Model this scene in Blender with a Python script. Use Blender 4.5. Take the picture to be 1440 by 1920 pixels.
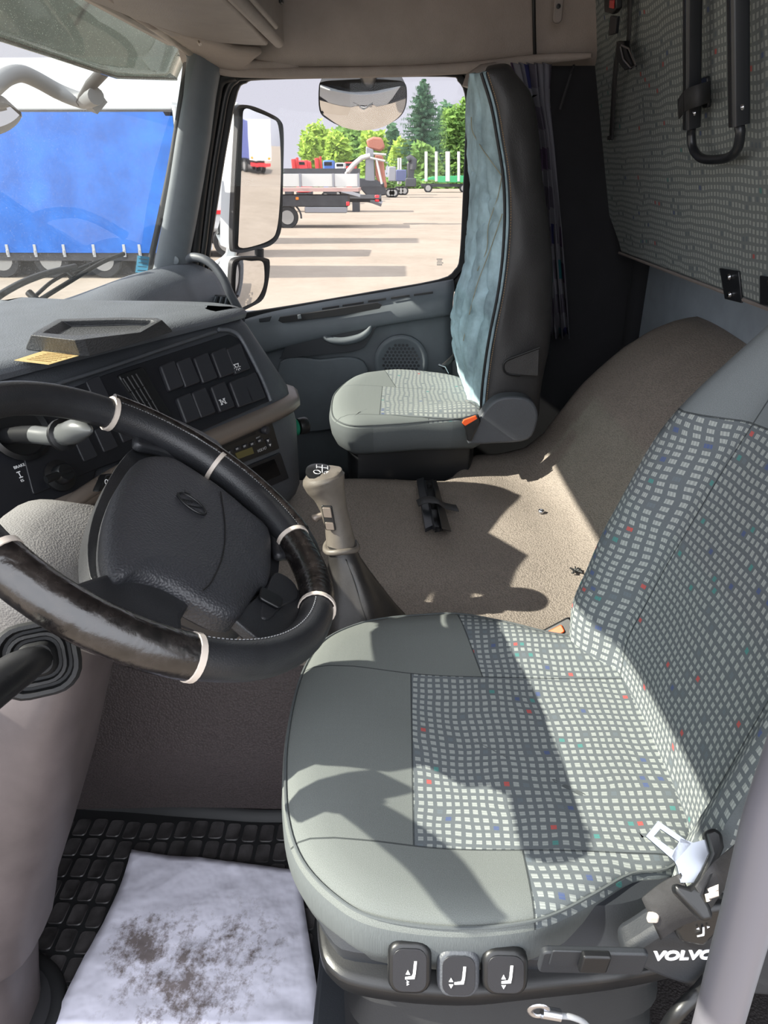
import bpy, bmesh, math, random
from mathutils import Vector, Matrix, noise
from math import sin, cos, pi, radians, sqrt, atan2, tan
V = Vector
scene = bpy.context.scene
for _o in list(bpy.data.objects):
    bpy.data.objects.remove(_o)
COL = scene.collection

# ------------------------------------------------------------------ camera
FPX = 1340.0
PITCH = radians(25.5)
YAW = radians(1.35)
CAM = V((0, 0, 1.2))
FW = V((cos(PITCH) * cos(YAW), cos(PITCH) * sin(YAW), -sin(PITCH)))
RT = V((sin(YAW), -cos(YAW), 0))
UP = RT.cross(FW)
cd = bpy.data.cameras.new('camera')
cam = bpy.data.objects.new('camera', cd)
COL.objects.link(cam)
cam.matrix_world = Matrix(((RT.x, UP.x, -FW.x, CAM.x), (RT.y, UP.y, -FW.y, CAM.y), (RT.z, UP.z, -FW.z, CAM.z), (0, 0, 0, 1)))
cd.sensor_fit = 'VERTICAL'
cd.sensor_height = 36.0
cd.lens = FPX / 1920 * 36.0
cd.clip_start = 0.02
cd.clip_end = 2000
scene.camera = cam

# ------------------------------------------------------------------ light
SUN_DIR = V((0.10, -1.0, -0.72)).normalized()      # the way the sunlight travels
sd = bpy.data.lights.new('sun', 'SUN')
sd.energy = 15
sd.angle = radians(0.55)
sd.color = (1.0, 0.93, 0.82)
sun = bpy.data.objects.new('sun', sd)
COL.objects.link(sun)
sun.location = (3, 12, 14)
sun.rotation_euler = (-SUN_DIR).to_track_quat('Z', 'Y').to_euler()
world = bpy.data.worlds.new('sky')
scene.world = world
world.use_nodes = True
wn = world.node_tree
wn.nodes.clear()
wo = wn.nodes.new('ShaderNodeOutputWorld')
wb = wn.nodes.new('ShaderNodeBackground')
wr = wn.nodes.new('ShaderNodeValToRGB')
wt = wn.nodes.new('ShaderNodeTexCoord')
wd = wn.nodes.new('ShaderNodeVectorMath'); wd.operation = 'DOT_PRODUCT'
wd.inputs[1].default_value = (-.64, -.10, .76)       # hazy sky, brightest high up and behind the driver's door
wn.links.new(wt.outputs['Generated'], wd.inputs[0])
wn.links.new(wd.outputs['Value'], wr.inputs[0])
wr.color_ramp.elements[0].position = 0.0
wr.color_ramp.elements[0].color = (0.185, 0.182, 0.205, 1)
wr.color_ramp.elements[1].position = 0.75
wr.color_ramp.elements[1].color = (0.90, 0.93, 1.0, 1)
wn.links.new(wr.outputs[0], wb.inputs['Color'])
wb.inputs['Strength'].default_value = 4.7
wn.links.new(wb.outputs[0], wo.inputs[0])
scene.view_settings.view_transform = 'Standard'
scene.view_settings.look = 'None'
scene.view_settings.gamma = 1
scene.view_settings.use_curve_mapping = False
scene.view_settings.exposure = -0.15
scene.cycles.max_bounces = 10
scene.cycles.transparent_max_bounces = 16
scene.cycles.diffuse_bounces = 5

# ------------------------------------------------------------------ points
def at(u, v, X=None, Y=None, Z=None):
    d = FW + RT * ((u - 720) / FPX) + UP * ((960 - v) / FPX)
    if X is not None: t = (X - CAM.x) / d.x
    elif Y is not None: t = (Y - CAM.y) / d.y
    else: t = (Z - CAM.z) / d.z
    return CAM + d * t
def hit(u, v, P0, N):
    d = FW + RT * ((u - 720) / FPX) + UP * ((960 - v) / FPX)
    return CAM + d * ((V(P0) - CAM).dot(N) / d.dot(N))

# ------------------------------------------------------------------ materials
def L(c):
    return tuple(((x / 255) / 12.92 if x / 255 <= .04045 else ((x / 255 + .055) / 1.055) ** 2.4) for x in c) + (1,)
class NT:
    def __init__(s, name):
        s.m = bpy.data.materials.new(name); s.m.use_nodes = True
        s.t = s.m.node_tree; s.t.nodes.clear()
        s.out = s.n('ShaderNodeOutputMaterial')
    def n(s, k, **kw):
        x = s.t.nodes.new(k)
        for a, b in kw.items(): setattr(x, a, b)
        return x
    def l(s, a, b): s.t.links.new(a, b)
    def math(s, op, a, b=None, c=None):
        x = s.n('ShaderNodeMath', operation=op)
        for i, q in enumerate((a, b, c)):
            if q is None: continue
            if isinstance(q, (int, float)): x.inputs[i].default_value = q
            else: s.l(q, x.inputs[i])
        return x.outputs[0]
    def mix(s, f, a, b):
        x = s.n('ShaderNodeMix', data_type='RGBA')
        for i, q in ((0, f), (6, a), (7, b)):
            if isinstance(q, (int, float)): x.inputs[i].default_value = q
            elif isinstance(q, tuple): x.inputs[i].default_value = q
            else: s.l(q, x.inputs[i])
        return x.outputs[2]
    def noise(s, scale, detail=3, rough=.6, vec=None):
        x = s.n('ShaderNodeTexNoise'); x.inputs['Scale'].default_value = scale
        x.inputs['Detail'].default_value = detail; x.inputs['Roughness'].default_value = rough
        if vec is None: vec = s.obj()
        s.l(vec, x.inputs['Vector']); return x
    def obj(s):
        if not hasattr(s, '_o'):
            s._o = s.n('ShaderNodeNewGeometry').outputs['Position']
        return s._o
    def ramp(s, f, stops):
        x = s.n('ShaderNodeValToRGB'); e = x.color_ramp.elements
        while len(e) < len(stops): e.new(.5)
        for i, (p, c) in enumerate(stops): e[i].position = p; e[i].color = c if isinstance(c, tuple) else (c, c, c, 1)
        s.l(f, x.inputs[0]); return x.outputs[0]
    def bsdf(s, col, rough=.6, metal=0, spec=.5, height=None, hs=.3, hd=.002):
        b = s.n('ShaderNodeBsdfPrincipled')
        if isinstance(col, tuple): b.inputs['Base Color'].default_value = col
        else: s.l(col, b.inputs['Base Color'])
        if isinstance(rough, (int, float)): b.inputs['Roughness'].default_value = rough
        else: s.l(rough, b.inputs['Roughness'])
        b.inputs['Metallic'].default_value = metal
        b.inputs['Specular IOR Level'].default_value = spec
        if height is not None:
            bu = s.n('ShaderNodeBump'); bu.inputs['Strength'].default_value = hs; bu.inputs['Distance'].default_value = hd
            s.l(height, bu.inputs['Height']); s.l(bu.outputs[0], b.inputs['Normal'])
        s.l(b.outputs[0], s.out.inputs[0]); return b
def grain(name, rgb, rough=.55, scale=500, hs=.25, hd=.001, var=.12, vscale=14, metal=0, spec=.5, kind='v'):
    """moulded plastic, vinyl or leather with a fine grain and slightly uneven colour"""
    n = NT(name); c = L(rgb)
    nz = n.noise(vscale, 5)
    dark = tuple(x * (1 - var * 2) for x in c[:3]) + (1,); lite = tuple(min(1, x * (1 + var * 1.5)) for x in c[:3]) + (1,)
    col = n.ramp(nz.outputs[0], [(.3, dark), (.7, lite)])
    if kind == 'v':
        vo = n.n('ShaderNodeTexVoronoi'); vo.inputs['Scale'].default_value = scale; n.l(n.obj(), vo.inputs['Vector'])
        h = vo.outputs['Distance']
    else:
        h = n.noise(scale, 3).outputs[0]
    n.bsdf(col, rough, metal, spec, h, hs, hd)
    return n.m
def plain(name, rgb, rough=.5, metal=0, spec=.5):
    n = NT(name); n.bsdf(L(rgb), rough, metal, spec); return n.m
def fabric(name, base, sq, region=None, cell=.0125, plainc=None, cf=1.0):
    """woven upholstery: wavy rows of small pale squares, a few of them coloured, on grey; uv in metres"""
    n = NT(name)
    uv = n.n('ShaderNodeUVMap').outputs[0]
    sx = n.n('ShaderNodeSeparateXYZ'); n.l(uv, sx.inputs[0])
    nz = n.noise(9, 2, .5, uv); nx = n.n('ShaderNodeSeparateXYZ'); n.l(nz.outputs['Color'], nx.inputs[0])
    a = n.math('ADD', n.math('DIVIDE', sx.outputs[0], cell), n.math('MULTIPLY', nx.outputs[0], .020 / cell))
    b = n.math('ADD', n.math('DIVIDE', sx.outputs[1], cell), n.math('MULTIPLY', nx.outputs[1], .020 / cell))
    rowj = n.n('ShaderNodeTexWhiteNoise', noise_dimensions='1D'); n.l(n.math('FLOOR', b), rowj.inputs['W'])
    fa = n.math('FRACT', a); fb = n.math('FRACT', b)
    ma = n.math('MULTIPLY', n.math('GREATER_THAN', fa, .18), n.math('LESS_THAN', fa, .76))
    mb = n.math('MULTIPLY', n.math('GREATER_THAN', fb, .16), n.math('LESS_THAN', fb, .74))
    m = n.math('MULTIPLY', ma, mb)
    # threads in each square
    th = n.math('SINE', n.math('MULTIPLY', a, 25.0)); th = n.math('ADD', n.math('MULTIPLY', th, .22), .70)
    cb = n.n('ShaderNodeCombineXYZ'); n.l(n.math('FLOOR', a), cb.inputs[0]); n.l(n.math('FLOOR', b), cb.inputs[1])
    wnz = n.n('ShaderNodeTexWhiteNoise', noise_dimensions='2D'); n.l(cb.outputs[0], wnz.inputs['Vector'])
    w = wnz.outputs['Value']
    c0 = L(sq)
    sc = n.ramp(w, [(0, L((186, 78, 72))), (.014 * cf, L((72, 86, 128))), (.030 * cf, L((70, 134, 128))), (.042 * cf, L((98, 106, 112))), (.07, c0)])
    for e in sc.node.color_ramp.elements: pass
    sc.node.color_ramp.interpolation = 'CONSTANT'
    fz = n.noise(900, 2, .6, uv).outputs[0]
    base_c = n.mix(n.math('MULTIPLY', fz, .5), L(base), tuple(min(1, x * 1.9) for x in L(base)[:3]) + (1,))
    col = n.mix(n.math('MULTIPLY', m, th), base_c, sc)
    pc = None
    if region is not None:
        # region: function(n, x, y) -> mask of patterned cloth
        msk, seamm = region(n, sx.outputs[0], sx.outputs[1])
        tw = n.noise(1400, 2, .7, uv).outputs[0]
        pcc = L(plainc)
        pc = n.ramp(tw, [(.3, tuple(x * .72 for x in pcc[:3]) + (1,)), (.7, tuple(min(1, x * 1.25) for x in pcc[:3]) + (1,))])
        col = n.mix(msk, pc, col)
        if seamm is not None:
            col = n.mix(n.math('MULTIPLY', seamm, .75), col, L((42, 46, 48)))
    h = n.noise(1200, 2, .7, uv).outputs[0]
    hh = n.math('ADD', h, n.math('MULTIPLY', m, .35))
    if region is not None and seamm is not None: hh = n.math('SUBTRACT', hh, n.math('MULTIPLY', seamm, 2.5))
    n.bsdf(col, .95, 0, .15, hh, .35, .0012)
    return n.m

# ------------------------------------------------------------------ mesh helpers
def link(name, verts, faces, mat, parent=None, smooth=True, bevel=0, bseg=2, sub=0, solid=0, off=-1, uv=None, angle=40, mats=None, fmat=None):
    me = bpy.data.meshes.new(name)
    me.from_pydata([tuple(v) for v in verts], [], [tuple(f) for f in faces])
    bm = bmesh.new(); bm.from_mesh(me)
    bmesh.ops.recalc_face_normals(bm, faces=bm.faces)
    bm.to_mesh(me); bm.free()
    if mats:
        for m_ in mats: me.materials.append(m_)
    else: me.materials.append(mat)
    if fmat:
        for p_ in me.polygons: p_.material_index = fmat(p_)
    if uv:
        ul = me.uv_layers.new(name='UVMap')
        for lp in me.loops: ul.data[lp.index].uv = uv(me.vertices[lp.vertex_index].co)
    for p_ in me.polygons: p_.use_smooth = smooth
    o = bpy.data.objects.new(name, me); COL.objects.link(o)
    if parent is not None: attach(o, parent)
    if solid:
        md = o.modifiers.new('s', 'SOLIDIFY'); md.thickness = solid; md.offset = off
    if bevel:
        md = o.modifiers.new('b', 'BEVEL'); md.width = bevel; md.segments = bseg; md.limit_method = 'ANGLE'; md.angle_limit = radians(angle)
        md.harden_normals = False
    if sub:
        md = o.modifiers.new('u', 'SUBSURF'); md.levels = sub; md.render_levels = sub
    if smooth and not sub:
        try: me.set_sharp_from_angle(angle=radians(50))
        except Exception: pass
    return o
def wloc(o):
    p = V(o.location)
    q = o.parent
    while q is not None and q.type == 'EMPTY':
        p = V(q.location) + (p if False else V((0, 0, 0))); q = q.parent
    return p
def attach(o, parent):
    o.parent = parent
    r = parent
    off = V((0, 0, 0))
    while r is not None:
        if r.type == 'EMPTY': off = V(r.location); break
        r = r.parent
    if parent.type == 'EMPTY': o.matrix_parent_inverse = Matrix.Translation(-off)
def tag(o, label, cat, group=None, kind=None):
    o['label'] = label; o['category'] = cat
    if group: o['group'] = group
    if kind: o['kind'] = kind
    return o
def struct(o, label=None, cat=None):
    o['kind'] = 'structure'
    if label: o['label'] = label
    if cat: o['category'] = cat
    return o
def empty(name, loc, label=None, cat=None, group=None, kind=None):
    o = bpy.data.objects.new(name, None); COL.objects.link(o); o.location = V(loc); o.empty_display_size = .05
    if label: tag(o, label, cat, group, kind)
    elif kind: o['kind'] = kind
    return o
class MB:
    """collects shapes into one mesh"""
    def __init__(s): s.v = []; s.f = []
    def add(s, vf):
        v, f = vf; k = len(s.v); s.v += [V(x) for x in v]; s.f += [tuple(i + k for i in q) for q in f]; return s
    def link(s, name, mat, parent=None, **kw): return link(name, s.v, s.f, mat, parent, **kw)
def box(c, s, ax=None):
    c = V(c); X, Y, Z = ax if ax else (V((1, 0, 0)), V((0, 1, 0)), V((0, 0, 1)))
    v = [c + X * (a * s[0] / 2) + Y * (b * s[1] / 2) + Z * (d * s[2] / 2) for a in (-1, 1) for b in (-1, 1) for d in (-1, 1)]
    return v, [(0, 1, 3, 2), (4, 6, 7, 5), (0, 4, 5, 1), (2, 3, 7, 6), (0, 2, 6, 4), (1, 5, 7, 3)]
def prism(pts, d):
    n = len(pts); pts = [V(p) for p in pts]; d = V(d)
    return pts + [p + d for p in pts], [tuple(range(n))[::-1], tuple(range(n, 2 * n))] + [(i, (i + 1) % n, (i + 1) % n + n, i + n) for i in range(n)]
def cr(pts, n=8, closed=False):
    """Catmull-Rom through the points"""
    pts = [V(p) for p in pts]; m = len(pts); out = []
    rng = range(m if closed else m - 1)
    for i in rng:
        if closed: a, b, c, d = pts[i - 1], pts[i], pts[(i + 1) % m], pts[(i + 2) % m]
        else:
            b, c = pts[i], pts[i + 1]; a = pts[i - 1] if i else b * 2 - c; d = pts[i + 2] if i + 2 < m else c * 2 - b
        for k in range(n):
            t = k / n
            out.append(.5 * ((2 * b) + (c - a) * t + (2 * a - 5 * b + 4 * c - d) * t * t + (-a + 3 * b - 3 * c + d) * t ** 3))
    if not closed: out.append(pts[-1])
    return out
def tube(path, rad, seg=12, closed=False, flat=None, cap=True):
    """rad: number or list per point; flat: (direction, factor) squashes the section"""
    path = [V(p) for p in path]; n = len(path)
    v = []; f = []
    prev = None
    for i, p in enumerate(path):
        if closed: t = path[(i + 1) % n] - path[i - 1]
        else: t = path[min(i + 1, n - 1)] - path[max(i - 1, 0)]
        t.normalize()
        if prev is None:
            up = V((0, 0, 1)) if abs(t.z) < .9 else V((1, 0, 0))
            a = t.cross(up).normalized()
        else:
            a = (prev - t * prev.dot(t)).normalized()
        prev = a; b = t.cross(a)
        r = rad[i] if isinstance(rad, (list, tuple)) else rad
        for k in range(seg):
            th = 2 * pi * k / seg
            q = a * (cos(th) * r) + b * (sin(th) * r)
            if flat: fd = V(flat[0]).normalized(); q = q - fd * q.dot(fd) * (1 - flat[1])
            v.append(p + q)
    for i in range(n if closed else n - 1):
        j = (i + 1) % n
        for k in range(seg):
            l = (k + 1) % seg
            f.append((i * seg + k, i * seg + l, j * seg + l, j * seg + k))
    if not closed and cap:
        f.append(tuple(range(seg))[::-1]); f.append(tuple(range((n - 1) * seg, n * seg)))
    return v, f
def loft(rings, cap=True, closed=True):
    n = len(rings[0]); v = [V(p) for r in rings for p in r]; f = []
    for i in range(len(rings) - 1):
        for k in range(n if closed else n - 1):
            l = (k + 1) % n
            f.append((i * n + k, i * n + l, (i + 1) * n + l, (i + 1) * n + k))
    if cap and closed:
        f.append(tuple(range(n))[::-1]); f.append(tuple(range((len(rings) - 1) * n, len(rings) * n)))
    return v, f
def lathe(c, ax, prof, seg=28, cap=True):
    c = V(c); ax = V(ax).normalized(); a = ax.orthogonal().normalized(); b = ax.cross(a)
    return loft([[c + ax * h + (a * cos(2 * pi * k / seg) + b * sin(2 * pi * k / seg)) * r for k in range(seg)] for r, h in prof], cap)
def grid(net, nu=6, nv=6):
    """smooth sheet through a net of control points (rows of points)"""
    rows = [cr(r, nu) for r in net]
    cols = [cr([r[i] for r in rows], nv) for i in range(len(rows[0]))]
    m = len(cols[0]); n = len(cols)
    v = [cols[i][j] for j in range(m) for i in range(n)]
    f = [(j * n + i, j * n + i + 1, (j + 1) * n + i + 1, (j + 1) * n + i) for j in range(m - 1) for i in range(n - 1)]
    return v, f
def rrect(c, ax, ay, w, h, r, n=5):
    """rounded rectangle outline"""
    c = V(c); ax = V(ax).normalized(); ay = V(ay).normalized(); o = []
    for sx, sy, a0 in ((1, 1, 0), (-1, 1, 90), (-1, -1, 180), (1, -1, 270)):
        for k in range(n + 1):
            a = radians(a0 + 90 * k / n)
            o.append(c + ax * (sx * (w / 2 - r) + cos(a) * r) + ay * (sy * (h / 2 - r) + sin(a) * r))
    return o
def inset(poly, d, N):
    """shift each side of a closed outline inwards by d (N is the plane normal)"""
    N = V(N).normalized(); n = len(poly); cen = sum(poly, V((0, 0, 0))) / n; out = []
    for i in range(n):
        e1 = (poly[i] - poly[i - 1]); e2 = (poly[(i + 1) % n] - poly[i])
        if e1.length < 1e-7 or e2.length < 1e-7: out.append(poly[i] + (cen - poly[i]).normalized() * d); continue
        e1.normalize(); e2.normalize()
        m1 = N.cross(e1); m2 = N.cross(e2)
        m = (m1 + m2)
        if m.length < 1e-6: out.append(poly[i]); continue
        m.normalize(); k = max(.4, m.dot(m1))
        out.append(poly[i] + m * (d / k))
    # make sure we went inwards
    if sum(((q - cen).length for q in out)) > sum(((q - cen).length for q in poly)) and d > 0:
        return [poly[i] * 2 - out[i] for i in range(n)]
    return out
def pillow(outline, levels, N=(0, 0, 1), hf=None, fills=5, shrink=False):
    """closed cushion: rings (inset, offset along N), then closed towards the middle; hf(co) adds height"""
    N = V(N).normalized(); n = len(outline)
    cen = sum(outline, V((0, 0, 0))) / n
    rings = []
    for ins, h in levels:
        if shrink: rings.append([p + (cen - p).normalized() * ins + N * h for p in outline])
        else: rings.append([p + N * h for p in (inset(outline, ins, N) if abs(ins) > 1e-6 else outline)])
    last = rings[-1]; c2 = sum(last, V((0, 0, 0))) / n
    for k in range(1, fills):
        t = k / fills
        rings.append([p.lerp(c2, t) for p in last])
    if hf: 
        base = len(levels)
        for i, r in enumerate(rings):
            w = 1 if i >= base - 1 else max(0, (i - 1) / max(1, base - 2))
            rings[i] = [p + N * (hf(p) * w) for p in r]
    v, f = loft(rings, False)
    k = len(v); top = c2 + N * ((hf(c2) if hf else 0))
    v.append(top); m = (len(rings) - 1) * n
    f += [(m + i, m + (i + 1) % n, k) for i in range(n)]
    f.append(tuple(range(n))[::-1])
    return v, f
def text(name, s, org, ax, ay, size, mat, parent, ext=.0006, align='LEFT', bold=0):
    cu = bpy.data.curves.new(name, 'FONT'); cu.body = s; cu.size = size; cu.extrude = ext; cu.align_x = align; cu.offset = bold
    t = bpy.data.objects.new('tmp', cu); COL.objects.link(t)
    dg = bpy.context.evaluated_depsgraph_get()
    me = bpy.data.meshes.new_from_object(t.evaluated_get(dg))
    bpy.data.objects.remove(t)
    ax = V(ax).normalized(); ay = V(ay); ay = (ay - ax * ay.dot(ax)).normalized(); az = ax.cross(ay)
    M = Matrix(((ax.x, ay.x, az.x, org[0]), (ax.y, ay.y, az.y, org[1]), (ax.z, ay.z, az.z, org[2]), (0, 0, 0, 1)))
    me.transform(M); me.materials.clear(); me.materials.append(mat)
    o = bpy.data.objects.new(name, me); COL.objects.link(o)
    if parent is not None: attach(o, parent)
    return o
def smoothstep(a, b, x):
    t = max(0, min(1, (x - a) / (b - a))); return t * t * (3 - 2 * t)
def interp(x, pts):
    if x <= pts[0][0]: return pts[0][1]
    for (a, p), (b, q) in zip(pts, pts[1:]):
        if x <= b:
            t = (x - a) / (b - a); return p + (q - p) * (t * t * (3 - 2 * t) if False else t)
    return pts[-1][1]
# ------------------------------------------------------------------ palette
M = {}
M['dash'] = grain('charcoal_dash_vinyl', (72, 75, 80), .5, 420, .3, .0012, .05)
M['dash_top'] = grain('grey_soft_vinyl', (88, 92, 98), .48, 330, .35, .0014, .06)
M['panel_black'] = grain('black_panel_plastic', (25, 26, 31), .42, 900, .08, .0004, .05)
M['black'] = grain('black_plastic', (22, 23, 25), .38, 700, .08, .0004, .05)
M['black_soft'] = grain('matt_black_rubber', (24, 25, 27), .62, 500, .15, .0006, .08)
M['switch'] = grain('switch_plastic', (40, 41, 46), .5, 1500, .1, .0003, .03)
M['strip'] = plain('warm_metallic_trim_paint', (128, 118, 110), .38, .35)
M['door'] = grain('grey_door_plastic', (86, 92, 97), .55, 600, .15, .0006, .05)
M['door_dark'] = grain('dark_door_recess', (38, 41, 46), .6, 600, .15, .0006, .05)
M['pillar'] = grain('grey_pillar_plastic', (96, 102, 107), .5, 700, .12, .0005, .05)
M['headliner'] = grain('taupe_headliner', (150, 139, 132), .85, 260, .35, .0012, .06, 9)
M['shelf'] = grain('taupe_moulded_plastic', (134, 125, 120), .6, 420, .3, .001, .05)
M['seal'] = plain('black_rubber_seal', (16, 16, 18), .55)
M['rail_black'] = plain('black_powder_coat', (34, 36, 40), .35)
M['steel'] = plain('brushed_steel', (190, 192, 198), .25, 1)
M['chrome'] = plain('bright_steel', (150, 154, 162), .3, 1)
M['white'] = plain('white_print', (225, 226, 228), .6)
M['grey_print'] = plain('grey_print', (150, 152, 155), .6)
M['orange'] = plain('orange_plastic', (235, 92, 40), .4)
M['clip'] = plain('cream_clip', (196, 186, 176), .4)
M['wheel'] = grain('charcoal_wheel_leather', (38, 39, 42), .42, 520, .25, .0008, .12, 20)
M['pad'] = grain('airbag_vinyl', (50, 51, 55), .42, 360, .5, .0016, .05)
M['column'] = grain('mauve_grey_plastic', (84, 77, 78), .48, 800, .1, .0005, .14, 9)
M['cowl'] = grain('grey_textured_cowl', (120, 118, 117), .5, 420, .4, .0012, .06)
M['boot'] = grain('dark_leather_gaiter', (46, 44, 43), .4, 300, .3, .001, .2, 18, kind='n')
M['knob'] = grain('taupe_leather_knob', (100, 94, 87), .45, 700, .2, .0006, .12, 30)
M['belt'] = grain('charcoal_webbing', (48, 48, 50), .75, 900, .5, .001, .1, 60, kind='n')
M['cover_vinyl'] = grain('black_seat_cover_vinyl', (50, 49, 49), .5, 420, .35, .001, .1, 10)
M['denim'] = grain('worn_blue_quilted_velour', (166, 190, 198), .95, 900, .5, .002, .22, 11, kind='n', spec=.1)
M['rear_wall'] = grain('grey_rear_wall_vinyl', (150, 158, 166), .7, 500, .1, .0006, .05)
M['curtain_dark'] = grain('dark_wall_felt', (34, 34, 37), .95, 700, .2, .001, .05, kind='n')
M['black_gloss'] = plain('gloss_black', (12, 12, 14), .15)
M['concrete'] = None
# engine cover: short vinyl over foam, pebbled
def engine_mat(name, rgb, worn):
    n = NT(name)
    a = n.noise(3.2, 6, .65); b = n.noise(55, 4, .7)
    f = n.math('ADD', n.math('MULTIPLY', a.outputs[0], .65), n.math('MULTIPLY', b.outputs[0], .35))
    c = L(rgb)
    col = n.ramp(f, [(.33, tuple(x * (1 - worn) for x in c[:3]) + (1,)), (.5, c), (.68, tuple(min(1, x * (1 + worn * .6)) for x in c[:3]) + (1,))])
    vo = n.n('ShaderNodeTexVoronoi'); vo.inputs['Scale'].default_value = 260; n.l(n.obj(), vo.inputs['Vector'])
    # dark crevices of the pebble grain
    crev = n.ramp(vo.outputs['Distance'], [(.15, 0.0), (.75, 1.0)])
    col = n.mix(n.math('MULTIPLY', crev, .6), col, tuple(x * .45 for x in c[:3]) + (1,))
    h = n.math('SUBTRACT', 1.0, vo.outputs['Distance'])
    n.bsdf(col, .62, 0, .35, h, .6, .002)
    return n.m
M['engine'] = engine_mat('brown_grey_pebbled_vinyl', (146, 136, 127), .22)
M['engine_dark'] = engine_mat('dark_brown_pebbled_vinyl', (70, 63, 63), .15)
def glass_mat(name, tint, dust, dustcol, ior=1.45):
    n = NT(name)
    tr = n.n('ShaderNodeBsdfTransparent'); tr.inputs[0].default_value = tint
    gl = n.n('ShaderNodeBsdfGlossy'); gl.inputs['Roughness'].default_value = .0
    fr = n.n('ShaderNodeFresnel'); bfn = n.n('ShaderNodeNewGeometry').outputs['Backfacing']
    n.l(n.math('ADD', n.math('MULTIPLY', bfn, 1.0 / ior - ior), ior), fr.inputs[0])      # a single sheet seen from either side
    m1 = n.n('ShaderNodeMixShader'); n.l(n.math('MULTIPLY', fr.outputs[0], .9), m1.inputs[0]); n.l(tr.outputs[0], m1.inputs[1]); n.l(gl.outputs[0], m1.inputs[2])
    df = n.n('ShaderNodeBsdfDiffuse'); df.inputs[0].default_value = dustcol
    tl = n.n('ShaderNodeBsdfTranslucent'); tl.inputs[0].default_value = dustcol
    m2 = n.n('ShaderNodeMixShader'); m2.inputs[0].default_value = .6; n.l(df.outputs[0], m2.inputs[1]); n.l(tl.outputs[0], m2.inputs[2])
    a = n.noise(2.2, 5, .6); b = n.noise(420, 2, .5)
    sp = n.ramp(b.outputs[0], [(.64, 0.0), (.70, 1.0)])
    base = n.ramp(a.outputs[0], [(.3, .55), (.7, 1.0)])
    f = n.math('ADD', n.math('MULTIPLY', base, dust), n.math('MULTIPLY', sp, dust * 5))
    m3 = n.n('ShaderNodeMixShader'); n.l(f, m3.inputs[0]); n.l(m1.outputs[0], m3.inputs[1]); n.l(m2.outputs[0], m3.inputs[2])
    n.l(m3.outputs[0], n.out.inputs[0])
    return n.m
M['windscreen'] = glass_mat('dusty_windscreen_glass', (.93, .97, .95, 1), .022, (.8, .8, .78, 1))
M['door_glass'] = glass_mat('clear_side_glass', (.93, .94, .95, 1), .015, (.8, .8, .8, 1), 1.3)
M['visor'] = glass_mat('smoked_green_acrylic', (.10, .15, .143, 1), .16, (.62, .60, .55, 1))
M['mirror'] = plain('mirror_glass', (225, 225, 225), .02, 1)

# ------------------------------------------------------------------ outside ground
GZ = -1.5
n = NT('beige_concrete')  # beige concrete with uneven tone
a = n.noise(.35, 5, .6); b = n.noise(3.0, 5, .7); c = n.noise(40, 3, .7)
f = n.math('ADD', n.math('MULTIPLY', a.outputs[0], .5), n.math('ADD', n.math('MULTIPLY', b.outputs[0], .3), n.math('MULTIPLY', c.outputs[0], .2)))
n.bsdf(n.ramp(f, [(.3, L((110, 100, 89))), (.5, L((125, 115, 104))), (.7, L((137, 127, 116)))]), .9, 0, .2)
M['concrete'] = n.m
g = link('ground', [(-150, -150, GZ), (134, -150, GZ), (134, 200, GZ), (-150, 200, GZ)], [(0, 1, 2, 3)], M['concrete'], smooth=False)
struct(g)
M['grass'] = grain('grass_verge', (96, 112, 58), .95, 3, .3, .1, .3, .8, kind='n')
g = link('trim_1', [(134, -150, GZ), (400, -150, GZ - .02), (400, 250, GZ), (134, 250, GZ)], [(0, 1, 2, 3)], M['grass'], smooth=False)
struct(g)

# ------------------------------------------------------------------ cab floor, tunnel, walls
M['floor'] = engine_mat('dark_cab_floor_vinyl', (58, 54, 54), .2)
fl = MB(); fl.add(box((1.40, .10, -.03), (2.44, 1.86, .06)))
o = fl.link('floor', M['floor'], bevel=.01); struct(o)

# engine cover ---------------------------------------------------
hp = [(-.82, .853), (-.76, .842), (-.69, .812), (-.62, .765), (-.565, .712), (-.51, .65), (-.46, .565), (-.42, .50), (-.37, .455), (-.30, .44), (.2, .44), (1.0, .44)]
def engine_z(x, y):
    """height of the cover: flat over the engine, rising in a hump at the back"""
    sh = -.07 * smoothstep(1.9, 1.35, x)
    yy = y - sh
    z = interp(yy, hp)
    z += .012 * noise.noise(V((x * 4, y * 4, 0)))
    return z
def far_edge(y): return 1.83 + .20 * smoothstep(-.12, -.23, y)
def near_edge(y): return 1.00 + .0 * y
rings = []
ys = [-.798 + i * .025 for i in range(71)]
for y in ys:
    fx, nx_ = far_edge(y), near_edge(y)
    r = []
    zt = engine_z(fx, y)
    r.append(V((fx + .03, y, .0))); r.append(V((fx + .02, y, zt * .5))); r.append(V((fx + .012, y, zt - .09))); r.append(V((fx, y, zt - .045)))
    for k, (dx, dz) in enumerate(((.0, .022), (.016, .008), (.045, .0))): r.append(V((fx - dx, y, zt - dz)))
    m = 20
    for k in range(1, m):
        x = fx - .045 + (nx_ + .075 - fx + .045) * k / m
        r.append(V((x, y, engine_z(x, y))))
    zt = engine_z(nx_, y)
    for dx, dz in ((.075, .0), (.04, .006), (.016, .022), (.004, .045), (-.005, .09), (-.02, .2)): r.append(V((nx_ + dx, y, zt - dz)))
    r.append(V((nx_ - .03 + .05, y, .12))); r.append(V((nx_ + .055, y, .0)))
    rings.append(r)
# one smooth body, its near side in darker brown vinyl
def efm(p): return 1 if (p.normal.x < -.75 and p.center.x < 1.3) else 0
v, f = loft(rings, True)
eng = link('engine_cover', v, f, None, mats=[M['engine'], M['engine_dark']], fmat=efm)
tag(eng, 'pebbled brown-grey vinyl engine tunnel between the seats, rising into a hump at the rear', 'engine cover')
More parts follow.
